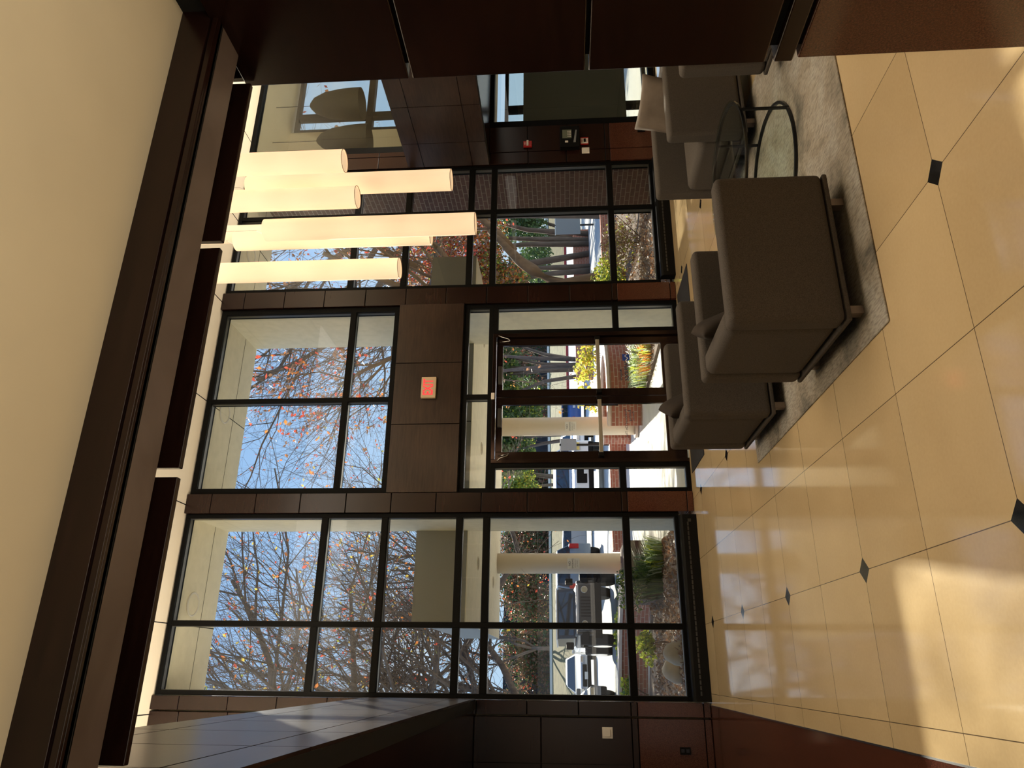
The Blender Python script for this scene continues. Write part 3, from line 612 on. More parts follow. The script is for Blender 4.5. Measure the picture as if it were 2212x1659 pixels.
# dome lamps in the upstairs room behind the right-hand glass
for i, (x, y, z, r) in enumerate(((9.05, 9.55, 4.95, .27), (8.35, 9.62, 4.78, .25))):
    t = thing('dome_lamp', ['larger brown dome lamp behind the upper glass at right', 'smaller brown dome lamp behind the upper glass, nearer the tube pendants'][i], 'pendant lamp', (x, y, z), group='dome lamps upstairs')
    b = MB(); n = 28; prof = [(r, 0), (r * 1.0, .12), (r * .95, .35), (r * .8, .62), (r * .5, .82), (r * .2, .90), (.02, .92)]
    for k in range(len(prof) - 1): b.cyl((0, 0, prof[k][1]), prof[k][0], prof[k + 1][1] - prof[k][1], n, r2=prof[k + 1][0], caps=False)
    b.build('lamp_shade', M['dome'], t, smooth=True); MB().tube([(0, 0, .9), (0, 0, ZC - z - .03)], .006, 6).build('cord', M['black2'], t)
# ================================================================== OUTDOORS
def ground(name, x0, x1, ys, m, label=None, cat=None, kind='structure'):
    b = MB()
    for i in range(len(ys) - 1): b.quad((x0, ys[i][0], ys[i][1]), (x1, ys[i][0], ys[i][1]), (x1, ys[i + 1][0], ys[i + 1][1]), (x0, ys[i + 1][0], ys[i + 1][1]))
    o = b.build(name, m); o['kind'] = kind
    if label: o['label'] = label
    return o
ground('pavement', -40, 60, [(9.15, -.02), (16, -.02), (19.5, .06)], M['pave'])
ground('parking_lot', -60, 90, [(19.5, .06), (23, .2), (45, .2), (60, 1.0)], M['asph'])
ground('grass_bank', -60, 100, [(60, 1.0), (70, 2.9)], M['grass'], 'dry grass bank')
ground('upper_lot', -60, 120, [(70, 2.9), (160, 2.9)], M['asph'])
cb = MB().box(-60, 100, 70, 70.35, 2.85, 3.12).build('curb', M['curb']); tag(cb, 'white curb along the top of the dry grass bank', 'curb')
cb = MB().box(10, 60, 59.5, 59.9, .9, 1.2).build('curb', M['redcurb']); tag(cb, 'red painted curb at the foot of the grass bank', 'curb')
bedl = MB().prism([(-6, 9.2), (1.95, 9.2), (1.95, 13.6), (-.5, 15.2), (-6, 16)], 'Z', -.02, .03).build('flower_bed', M['soil']); struct(bedl)
bedr = MB().prism([(4.95, 9.2), (9.5, 9.2), (12, 17.5), (7.3, 17), (5.9, 13.7), (4.95, 13.2)], 'Z', -.02, .03).build('flower_bed', M['soil']); struct(bedr)
# entrance canopy
cn = thing('entrance_canopy', 'flat entrance canopy with grey fascia standing over the doors outside', 'canopy', (3.475, 12.8, 0))
b = MB(); b.box(-2.875, 2.875, -2.6, 2.7, 2.962, 2.97, 1)
b.box(-2.875, 2.875, -2.6, -2.58, 2.97, 3.70); b.box(-2.875, 2.875, 2.68, 2.7, 2.97, 3.70); b.box(-2.875, -2.855, -2.58, 2.68, 2.97, 3.70); b.box(2.855, 2.875, -2.58, 2.68, 2.97, 3.70); b.box(-2.855, 2.855, -2.58, 2.68, 3.60, 3.66)
b.build('roof_slab', [M['fascia'], M['conc']], cn)
for x in (-1.45, 0, 1.45): MB().box(x - .006, x + .006, -2.602, -2.6, 2.97, 3.70).build('panel_joint', M['gap'], cn)
for i, (x, y) in enumerate(((3.45, 11.55), (1.56, 11.5), (5.4, 11.5), (1.55, 14.0))):
    r = thing('recessed_light', ['round light in the canopy soffit, seen through the glass above the doors', 'round light in the canopy soffit, seen through the left window bay', 'round light in the canopy soffit at its right end', 'round light in the canopy soffit, second row, by the left column'][i], 'ceiling light', (x, y, 2.96), group='canopy soffit lights')
    MB().tube([(0.10 * math.cos(a * PI / 10), 0.10 * math.sin(a * PI / 10), -0.002) for a in range(20)], 0.009, 6, closed=True).build('trim_ring', M['cream2'], r, smooth=True); MB().cyl((0, 0, -0.004), 0.095, 0.003, 20).build('lens', M['buff'], r)
for i, x in enumerate((2.02, 4.93)):
    t = thing('round_column', ['round buff column of the canopy seen through the left window bay', 'round buff column of the canopy seen through the left glass door'][i], 'column', (x, 14.9, 0), group='canopy columns')
    MB().cyl((0, 0, -.05), .20, 3.012, 40).build('shaft', M['colm'], t, smooth=True); MB().cyl((0, 0, 0), .27, .06, 32).build('base_ring', M['cap'], t)
    a = math.atan2(-14.9, -x); sx_, sy_ = .203 * math.cos(a), .203 * math.sin(a)
    n_ = thing('notice_sign', ['no smoking notice on the left canopy column', 'no smoking notice on the right canopy column'][i], 'sign', (x + sx_, 14.9 + sy_, 1.43), a + PI / 2, group='no smoking notices')
    MB().box(-.10, .10, -.004, 0, -.12, .12).build('plate', M['white'], n_)
    for s_, z_, q_ in (('NO', .06, .075), ('SMOKING', .042, .015), ('WITHIN 15 FT', .026, -.035), ('OF DOOR', .026, -.075)): text(s_, z_, M['ink'], n_, 'lettering', (0, -.0048, q_), (PI / 2, 0, 0), .0006)
# curved brick planter with stone cap (right) and its twin (left)
def curved_wall(name, label, c, r, a0, a1, z1, th=0.32, n=36, m=None):
    t = thing(name, label, 'planter', (c[0], c[1], 0)); b = MB(); uv = []
    def P(rr, a, z): return (rr * math.cos(a), rr * math.sin(a), z)
    for k in range(n):
        a, e = a0 + (a1 - a0) * k / n, a0 + (a1 - a0) * (k + 1) / n
        for (ra, rb, za, zb) in ((r, r, -.02, z1), (r - th, r - th, -.02, z1)):
            b.quad(P(ra, a, za), P(ra, e, za), P(rb, e, zb), P(rb, a, zb)); uv += [(r * a, za), (r * e, za), (r * e, zb), (r * a, zb)]
    for a in (a0, a1): b.quad(P(r - th, a, -.02), P(r, a, -.02), P(r, a, z1), P(r - th, a, z1)); uv += [(0, 0), (th, 0), (th, z1), (0, z1)]
    o = b.build('brick_wall', M['brickUV'], t); ul = o.data.uv_layers.new(name='UVMap')
    for i, l in enumerate(o.data.loops): ul.data[i].uv = uv[i]
    cpm = MB()
    for k in range(n):
        a, e = a0 + (a1 - a0) * k / n, a0 + (a1 - a0) * (k + 1) / n; R0, R1 = r + .03, r - th - .03
        cpm.quad(P(R0, a, z1 + .06), P(R0, e, z1 + .06), P(R1, e, z1 + .06), P(R1, a, z1 + .06)); cpm.quad(P(R0, a, z1), P(R0, e, z1), P(R0, e, z1 + .06), P(R0, a, z1 + .06)); cpm.quad(P(R1, a, z1), P(R1, e, z1), P(R1, e, z1 + .06), P(R1, a, z1 + .06))
    for a in (a0, a1): cpm.quad(P(r - th - .03, a, z1), P(r + .03, a, z1), P(r + .03, a, z1 + .06), P(r - th - .03, a, z1 + .06))
    cpm.build('stone_cap', m or M['cap'], t); return t
curved_wall('brick_planter', 'curved red brick planter wall with stone cap seen through the right glass door', (5.5, 15.3), 1.45, math.radians(235), math.radians(468), .62, th=.25)
curved_wall('brick_planter', 'long curved planter wall with stone cap outside the left window bay', (-1.9, 12.6), 3.95, math.radians(18), math.radians(118), .50)
bw = MB().box(4.95, 14, 17.6, 17.9, -.05, .42).build('brick_wall', M['brick']); tag(bw, 'low straight red brick wall across the forecourt behind the columns', 'wall')
bw = MB().box(12.2, 20, 30, 30.3, .15, .95).build('brick_wall', M['brick']); tag(bw, 'red brick wall with a pale joint line beyond the curved planter, seen at the right of the right door', 'wall')
bw = MB().box(2.75, 4.85, 17.9, 18.2, -.05, .42).build('brick_wall', M['brick']); tag(bw, 'low red brick wall left of the right canopy column', 'wall')
sb = MB().box(1.15, 2.15, 12.9, 14.0, .0, .55).build('brick_pier', M['brickY']); tag(sb, 'dark brick pier end outside the left window bay beside the grasses', 'brick pier')
# ------------------------------------------------------------------ plants
def leafmat(n, c, tr=0.25):
    m = mat(n, c, 0.5, spec=0.4, var=(4, 0.25, 2, (1, 1, 1))); t = m.node_tree; b = t.nodes['Principled BSDF']; out = t.nodes['Material Output']
    tl = t.nodes.new('ShaderNodeBsdfTranslucent'); tl.inputs[0].default_value = (*[min(1, v * 1.6) for v in c], 1); mx = t.nodes.new('ShaderNodeMixShader'); mx.inputs[0].default_value = tr
    t.links.new(b.outputs[0], mx.inputs[1]); t.links.new(tl.outputs[0], mx.inputs[2]); t.links.new(mx.outputs[0], out.inputs[0]); return m
LM = dict(g1=leafmat('leaf_deep_green', (0.06, 0.11, 0.035)), g2=leafmat('leaf_mid_green', (0.13, 0.20, 0.05)), g3=leafmat('leaf_yellow_green', (0.38, 0.42, 0.06), .45), o1=leafmat('leaf_orange', (0.60, 0.20, 0.05), .45), o2=leafmat('leaf_red', (0.50, 0.08, 0.05), .45), y1=leafmat('leaf_yellow', (0.62, 0.45, 0.08), .45), b1=leafmat('leaf_brown', (0.26, 0.14, 0.08), .3), pale=leafmat('blade_pale_green', (0.42, 0.48, 0.33), .3), lit=leafmat('litter_tan', (0.42, 0.32, 0.24), .1))
def leafquad(b, p, s, rng, m, oak=False):
    u = Vector((rng.gauss(0, 1), rng.gauss(0, 1), rng.gauss(0, 1))).normalized(); v = u.orthogonal().normalized(); v = (v * math.cos(1.3 * rng.random()) + u.cross(v) * math.sin(1.3 * rng.random())).normalized()
    b.quad(p - u * s * .5, p - v * s * .28, p + u * s * .5, p + v * s * .28, m)
def foliage(name, parent, blobs, n, size, mats, weights, seed, hollow=.35):
    rng = random.Random(seed); b = MB(); tot = sum(r[0] * r[1] * r[2] for _, r in blobs)
    for c, r in blobs:
        for _ in range(int(n * r[0] * r[1] * r[2] / tot)):
            d = Vector((rng.gauss(0, 1), rng.gauss(0, 1), rng.gauss(0, 1))).normalized() * (hollow + (1 - hollow) * rng.random() ** .6)
            p = Vector((c[0] + d.x * r[0], c[1] + d.y * r[1], c[2] + d.z * r[2]))
            leafquad(b, p, size * (0.6 + .8 * rng.random()), rng, rng.choices(range(len(mats)), weights)[0])
    return b.build(name, mats, parent)
def grow(b, lv, p, d, L, r, level, rng, maxl, nchild, spread, leafp, upb=.12, sides=(8, 6, 4, 3, 3)):
    seg = 5 if level < 2 else 4; pts = [Vector(p)]; dd = Vector(d).normalized(); rs = [r]
    for k in range(seg):
        dd = (dd + Vector((rng.gauss(0, .16), rng.gauss(0, .16), rng.gauss(0, .12) + upb * .5))).normalized(); pts.append(pts[-1] + dd * L / seg); rs.append(r * (1 - .62 * (k + 1) / seg))
    b.tube(pts, rs, sides[min(level, 4)])
    if level >= maxl:
        for q in pts[1:]:
            if rng.random() < leafp: lv.append(q + Vector((rng.gauss(0, .05), rng.gauss(0, .05), rng.gauss(0, .05))))
        return
    for c in range(nchild[level]):
        t = .18 + .82 * (c + rng.random() * .8) / nchild[level]; t = min(t, .999); i = int(t * seg); f = t * seg - i; q = pts[i].lerp(pts[i + 1], f)
        ax = (pts[i + 1] - pts[i]).normalized(); o = ax.orthogonal().normalized(); ph = rng.random() * 2 * PI
        side = o * math.cos(ph) + ax.cross(o) * math.sin(ph); nd_ = (ax * math.cos(spread) + side * math.sin(spread) + Vector((0, 0, upb))).normalized()
        grow(b, lv, q, nd_, L * (.48 + .22 * rng.random()), max(rs[i] * .5, .004), level + 1, rng, maxl, nchild, spread, leafp, upb, sides)
def tree(label, base, limbs, seed, maxl, nchild, leafp, lm, lw, leafs=.10, spread=.7, trunk=None, bark='bark', group='trees beyond the windows', name='bare_tree'):
    t = thing(name, label, 'tree', base, group=group); rng = random.Random(seed); b = MB(); lv = []
    if trunk: b.tube(trunk[0], trunk[1], 12)
    for (p, d, L, r) in limbs: grow(b, lv, p, d, L, r, 0, rng, maxl, nchild, spread, leafp)
    b.build('trunk_and_branches', M[bark], t, smooth=True)
    if lv:
        f = MB()
        for q in lv:
            for _ in range(2): leafquad(f, q + Vector((rng.gauss(0, .06), rng.gauss(0, .06), rng.gauss(0, .06))), leafs * (.6 + .8 * rng.random()), rng, rng.choices(range(len(lm)), lw)[0])
        f.build('leaves', [LM[k] for k in lm], t)
    return t
GT = 'trees beyond the windows'
# big oaks whose limbs reach in from the left
tree('large bare oak left of the forecourt, its limbs crossing the leftmost window bay', (-5.2, 21.5, 0),
     [((0, 0, 4.2), (.85, .1, .40), 8.5, .15), ((0, 0, 3.4), (1, -.1, .15), 8.5, .14), ((0, 0, 9.0), (1, 0, .0), 9.5, .15), ((0, 0, 7.4), (1, .1, .02), 9.0, .15), ((0, 0, 5.9), (1, -.1, .10), 9.0, .14),  ((.2, 0, 5), (.25, .2, 1), 7.0, .15), ((0, 0, 4), (-.8, .1, .6), 6, .13), ((0, 0, 2.8), (1, .3, .35), 7.5, .12)],
     11, 3, (9, 8, 6), .12, ('o1', 'o2', 'y1', 'g3'), (5, 3, 3, 1), trunk=([(0, 0, 0), (0, 0, 2), (.1, 0, 4.2), (.1, 0, 6.5), (0, 0, 9.2)], [.34, .28, .24, .20, .14]), leafs=.11)
tree('tall bare tree behind the first oak, filling the left bay with fine twigs', (-1.2, 27.5, 0.2),
     [((0, 0, 2.5), (.5, 0, .9), 8, .15), ((0, 0, 3.0), (.9, .1, .6), 7.5, .13), ((0, 0, 3.6), (-.4, 0, 1), 8, .14), ((0, 0, 5), (.1, 0, 1), 8, .14), ((0, 0, 4.2), (-.9, 0, .55), 7, .12)],
     12, 3, (9, 8, 7), .05, ('o1', 'o2', 'y1'), (5, 3, 3), trunk=([(0, 0, 0), (0, 0, 2.5), (0, 0, 5)], [.22, .18, .14]), leafs=.13)
tree('bare tree with orange leaf tips between the left and middle bays', (4.2, 30.0, 0.2),
     [((0, 0, 3.5), (-.9, 0, .55), 7.5, .12), ((0, 0, 4.5), (-.5, 0, .9), 7.5, .13), ((0, 0, 3.2), (.9, 0, .4), 5.5, .10), ((0, 0, 5.0), (.1, .1, 1), 4.5, .10)],
     13, 3, (8, 7, 6), .10, ('o1', 'o2', 'y1'), (5, 4, 2), trunk=([(0, 0, 0), (0, 0, 2.5), (0, 0, 5.4)], [.18, .15, .12]), leafs=.13)
# tree reaching in from the right over the doors
tree('bare tree right of the entrance, its drooping twigs seen above the doors', (14.8, 21.0, 0.1),
     [((-.3, 0, 6.5), (-.95, -.05, .50), 8.0, .13), ((-.2, 0, 7.6), (-.8, .05, .85), 8.0, .13), ((-.2, 0, 5.6), (-1, 0, .18), 6.4, .10), ((0, 0, 8.2), (-.35, 0, 1), 7.5, .13), ((0, 0, 7.2), (-.9, .2, .35), 8.6, .11)],
     14, 3, (9, 8, 6), .16, ('b1', 'o1', 'o2'), (5, 3, 2), trunk=([(0, 0, 0), (.1, 0, 3), (-.1, 0, 6), (-.2, 0, 8.5)], [.34, .30, .24, .16]), leafs=.12)
tree('leaning thick trunk with tan bark close outside the right window bay', (9.15, 15.6, 0),
     [((.75, .1, 2.75), (.75, 0, .55), 3.2, .10), ((-.5, .1, 2.0), (-.3, .2, 1), 5.5, .13), ((.3, .1, 5.2), (.45, 0, 1), 4.6, .11), ((.2, .1, 4.2), (.9, .1, .7), 4.2, .09), ((-.9, .2, 4.2), (-.7, 0, .8), 3.4, .08)],
     15, 3, (7, 7, 6), .30, ('b1', 'o2', 'o1'), (5, 3, 2), trunk=([(-.25, 0, 0), (-.3, 0, .7), (-.42, 0, 1.55), (.12, .05, 2.25), (.45, .1, 2.62), (1.0, .1, 3.05), (1.35, .1, 3.4)], [.30, .27, .24, .15, .13, .10, .07]), bark='bark2', leafs=.12)
# woods beyond the parking lot
def bush(label, c, r, n, size, mats, wts, seed, name='evergreen_tree', group='woods beyond the parking lot', trunks=0, cat='tree'):
    t = thing(name, label, cat, (c[0], c[1], 0), group=group); rng = random.Random(seed); bl = []
    for _ in range(9):
        bl.append(((rng.uniform(-.6, .6) * r[0], rng.uniform(-.5, .5) * r[1], c[2] + rng.uniform(-.55, .55) * r[2]), (r[0] * rng.uniform(.4, .65), r[1] * rng.uniform(.4, .65), r[2] * rng.uniform(.35, .6))))
    foliage('foliage', t, bl, n, size, [LM[k] for k in mats], wts, seed, .25)
    if trunks:
        b = MB()
        for _ in range(trunks):
            x = rng.uniform(-.35, .35) * r[0]; z0 = .0 if c[1] < 60 else 2.8
            b.tube([(x * .4, 0, z0), (x * .8, rng.uniform(-.3, .3), (c[2] + z0) / 2), (x * 1.6, 0, c[2])], [.16, .12, .05], 7)
        b.build('trunk', M['bark'], t, smooth=True)
    return t
bush('grey green live oak with a forked dark trunk seen through the right glass door', (19.0, 45.0, 5.5), (3.8, 3, 2.7), 26000, .24, ('g1', 'g2', 'g3'), (6, 4, 1), 21, trunks=7)
bush('green tree directly behind the right canopy column', (15.8, 49.0, 5.8), (3.2, 3, 3.2), 22000, .24, ('g1', 'g2', 'g3'), (6, 5, 1), 22, trunks=4)
bush('yellow green tree behind the grey sign board', (14.2, 57, 6.0), (2.6, 2, 2.8), 8000, .22, ('g2', 'g3', 'y1'), (5, 5, 1), 23, trunks=3)
bush('orange leaved tree top above the live oak in the right glass door', (17.3, 40, 6.2), (2.0, 1.6, .8), 2600, .20, ('o1', 'y1', 'o2'), (6, 3, 1), 24, group='woods beyond the parking lot', trunks=3)
bush('rust coloured oak with glittering leaves filling the right window bay', (19.2, 30.0, 6.4), (4.6, 3, 3.9), 16000, .17, ('b1', 'o2', 'o1', 'g3'), (7, 3, 2, 1), 25, trunks=5, name='autumn_tree')
bush('dark cedar hanging over the bank in the right window bay', (26.5, 41.0, 4.2), (4.0, 2.5, 2.0), 10000, .22, ('g1', 'g2'), (7, 2), 26, trunks=3)
bush('second rust coloured oak low in the right bay behind the leaning trunk', (17.6, 29.5, 4.2), (2.0, 2, 1.8), 6000, .16, ('b1', 'o1', 'g3', 'g2'), (5, 3, 2, 3), 27, trunks=2, name='autumn_tree')
for i in range(9):
    x = -14 + i * 7.2
    lab = ['leftmost', 'second', 'third', 'fourth', 'fifth', 'sixth', 'seventh', 'eighth', 'ninth'][i]
    bush('%s from the left in the dark line of woods along the upper lot' % lab, (x, 84 + (i % 3) * 3, 6.4), (5.4, 3, 4.2), 7000, .34, ('b1', 'g1', 'o2'), (6, 5, .3), 40 + i, trunks=4, name='woodland_tree')
for i, x in enumerate((-9.0, -3.5, 2.0)):
    tree(['bare understorey tree at the left edge of the upper lot', 'bare understorey tree behind the upper lot curb, left of the column', 'bare understorey tree behind the upper lot, beside the left column'][i], (x, 73.5, 2.9), [((0, 0, 1.5), (-.5, 0, .9), 7, .14), ((0, 0, 1.5), (.5, 0, .9), 7, .14), ((0, 0, 2), (.05, 0, 1), 7.5, .14)], 60 + i, 2, (8, 8, 4), .02, ('o1',), (1,), trunk=([(0, 0, 0), (0, 0, 2)], [.2, .16]), leafs=.2)
bk = MB(); bk.box(-40, 60, 96, 98, 2.9, 9.5); o = bk.build('woodland_backdrop_building', M['darkwall']); o.name = 'parking_garage'; tag(o, 'dark parking structure behind the woods', 'building')
# shrubs and grasses by the glass
def shrub(label, c, r, n, size, mats, wts, seed, name='shrub', group='planting outside the windows'):
    t = thing(name, label, 'shrub', (c[0], c[1], 0), group=group)
    rng = random.Random(seed); bl = [((rng.uniform(-.5, .5) * r[0], rng.uniform(-.5, .5) * r[1], c[2] + rng.uniform(-.4, .4) * r[2]), (r[0] * .55, r[1] * .55, r[2] * .5)) for _ in range(5)]
    foliage('foliage', t, bl, n, size, [LM[k] for k in mats], wts, seed, .3)
    b = MB()
    for _ in range(5): b.tube([(rng.uniform(-.1, .1), rng.uniform(-.1, .1), 0), (rng.uniform(-.5, .5) * r[0], rng.uniform(-.5, .5) * r[1], c[2])], [.012, .005], 4)
    b.build('stem', M['bark2'], t); return t
shrub('bright green leafy shrub low in the right window bay by the column', (5.75, 10.9, .55), (.75, .6, .55), 2600, .075, ('g2', 'g3', 'g1'), (5, 4, 3), 71)
shrub('yellow green shrub in the middle of the right window bay', (7.05, 12.6, .65), (.9, .7, .60), 2200, .075, ('g3', 'g2', 'y1'), (5, 3, 1), 72)
shrub('sparse shrub with brown seed heads at the right of the right bay', (7.9, 12.2, .50), (.9, .8, .55), 2600, .05, ('lit', 'b1', 'g3'), (5, 3, 2), 73)
shrub('yellow flowering shrub rising behind the curved brick planter', (7.35, 17.0, 1.0), (.8, .5, .42), 620, .10, ('g3', 'y1'), (5, 4), 74)
shrub('yellow green sprig shrub between the planter and the low brick wall', (6.35, 16.95, .95), (.45, .4, .45), 330, .10, ('g3', 'y1'), (5, 4), 79)
shrub('trailing green shrub along the rim of the left curved planter', (.6, 16.0, .42), (.9, .4, .22), 900, .09, ('g3', 'g2'), (5, 3), 75)
shrub('leafy sprig at the left end of the left curved planter', (-.45, 15.6, .40), (.5, .3, .25), 600, .09, ('g3', 'g2'), (5, 3), 76)
shrub('small bright green plant beside the beige rock', (.35, 11.6, .42), (.30, .25, .22), 420, .07, ('g3', 'g2'), (6, 2), 77)
shrub('low green plant in the middle of the left flower bed', (1.25, 12.4, .50), (.45, .4, .35), 700, .06, ('g1', 'g2', 'g3'), (5, 3, 1), 78)
def grass_clump(label, c, r, h, n, mats, seed, name='grass_clump'):
    t = thing(name, label, 'grass', (c[0], c[1], 0), group='grass clumps outside'); rng = random.Random(seed); b = MB()
    for _ in range(n):
        a = rng.random() * 2 * PI; q = r * rng.random() ** .6; x, y = q * math.cos(a), q * math.sin(a); l = h * rng.uniform(.6, 1.2); ax, ay = math.cos(a) * l * .5 + rng.gauss(0, .08), math.sin(a) * l * .5 + rng.gauss(0, .08); w_ = .008
        p0, p1, p2 = Vector((x, y, 0)), Vector((x + ax * .35, y + ay * .35, l * .75)), Vector((x + ax, y + ay, l * .85)); m_ = rng.randrange(len(mats)); s_ = Vector((-math.sin(a), math.cos(a), 0)) * w_
        b.quad(p0 - s_, p0 + s_, p1 + s_, p1 - s_, m_); b.tri(p1 - s_, p1 + s_, p2, m_)
    b.build('blades', [LM[k] for k in mats], t); return t
grass_clump('pale green strap leaved grass in front of the curved brick planter', (5.45, 12.9), .55, .34, 620, ('pale', 'pale', 'g2', 'g3'), 81)
grass_clump('pale grass spilling over the bed edge by the right door', (5.35, 12.0), .42, .26, 420, ('pale', 'g3', 'o1'), 82)
grass_clump('rusty tuft of grass at the right end of the right door bed', (5.6, 11.5), .30, .26, 200, ('o1', 'y1', 'b1'), 83)
grass_clump('striped pale grass outside the left bay beside column one', (1.74, 12.1), .30, .34, 420, ('pale', 'g3', 'g2', 'pale'), 84)
grass_clump('dark spiky grass behind the striped one in the left bay', (1.45, 12.3), .35, .50, 260, ('g1', 'g1', 'g2'), 85)
# dead leaf litter nobody could count
rng = random.Random(5); lb = MB()
for _ in range(9000):
    if rng.random() < .55: x, y = rng.uniform(-1.5, 1.95), rng.uniform(9.3, 13.5)
    else: x, y = rng.uniform(5.05, 9.2), rng.uniform(9.3, 15)
    if x < 2 and y > 12 and x > 1.1: continue
    if (x - 5.5) ** 2 + (y - 15.3) ** 2 < 3 or x > 8.2: continue
    h = .035 + .25 * max(0, noise.noise(Vector((x * 1.3, y * 1.3, 0)))) * rng.random()
    leafquad(lb, Vector((x, y, h)), rng.uniform(.04, .10), rng, rng.randrange(2))
lo = lb.build('leaf_litter', [LM['lit'], LM['b1']]); tag(lo, 'pale dry leaf litter covering the flower beds outside the glass', 'leaf litter', kind='stuff')
for i, (x, y, r, zz) in enumerate(((.03, 10.85, .17, .50), (.24, 10.45, .18, .52))):
    b = MB(); n = 20; m_ = 10
    for a in range(m_ + 1):
        for k in range(n):
            th = a / m_ * PI / 2 * 1.15; ph = 2 * PI * k / n; q = 1 + .06 * noise.noise(Vector((math.cos(ph), math.sin(ph), a * .3 + i * 5)))
            b.v.append((r * math.sin(th) * math.cos(ph) * q * (1 if i == 0 else .9), r * math.sin(th) * math.sin(ph) * q * .8, r * zz * 2.4 * math.cos(th) * q))
    for a in range(m_):
        for k in range(n): b.f.append((a * n + k, a * n + (k + 1) % n, (a + 1) * n + (k + 1) % n, (a + 1) * n + k)); b.m.append(0)
    o = b.build('garden_rock', M['rock'], smooth=True); o.location = (x, y, .08); tag(o, ['rounded beige rock, the taller one at the left of the bed', 'rounded beige rock, the nearer one partly cut by the heater'][i], 'rock', 'rocks in the left bed')
# sign boards on posts
def board(label, x, y, z0, z1, w_):
    t = thing('sign_board', label, 'sign', (x, y, 0), group='boards on posts'); MB().box(-w_ / 2, w_ / 2, -.02, 0, z0, z1).build('panel', M['signback'], t); MB().box(-.03, .03, 0, .05, 0.1, z1 + .04).build('post', M['blacksteel'], t)
    MB().box(-w_ / 2 - .02, w_ / 2 + .02, .0, .01, z1, z1 + .03).build('frame', M['curb'], t)
board('grey sign board on a post left of the right canopy column', 6.06, 20.0, 1.21, 1.66, .36); board('dark sign board on a post in the right window bay', 16.9, 25.0, .75, 1.75, .9)

# ------------------------------------------------------------------ vehicles
def paint(n, c): return mat(n, c, 0.35, 0.2, coat=0.3)
def loft(prof, W, zb, tw, zr):
    b = MB(); n = len(prof)
    def hw(z): return W if z <= zb else W + (tw - W) * (z - zb) / (zr - zb)
    for sgn in (-1, 1):
        for y, z in prof: b.v.append((sgn * hw(z), y, z))
    b.f.append(tuple(range(n))); b.f.append(tuple(range(2 * n - 1, n - 1, -1))); b.m += [0, 0]
    for k in range(n): j = (k + 1) % n; b.f.append((k, n + k, n + j, j)); b.m.append(0)
    return b, hw
def wheel(t, x, y, r, wd):
    b = MB(); b.cyl((x - wd / 2, y, r), r, wd, 28, 'X'); b.build('wheel', M['tyre'], t, bevel=.02); h = t.children[-1]
    MB().cyl((x - wd / 2 - .006 if x < 0 else x + wd / 2 - .004, y, r), r * .62, .010, 20, 'X').build('hubcap', M['chrome'], h)
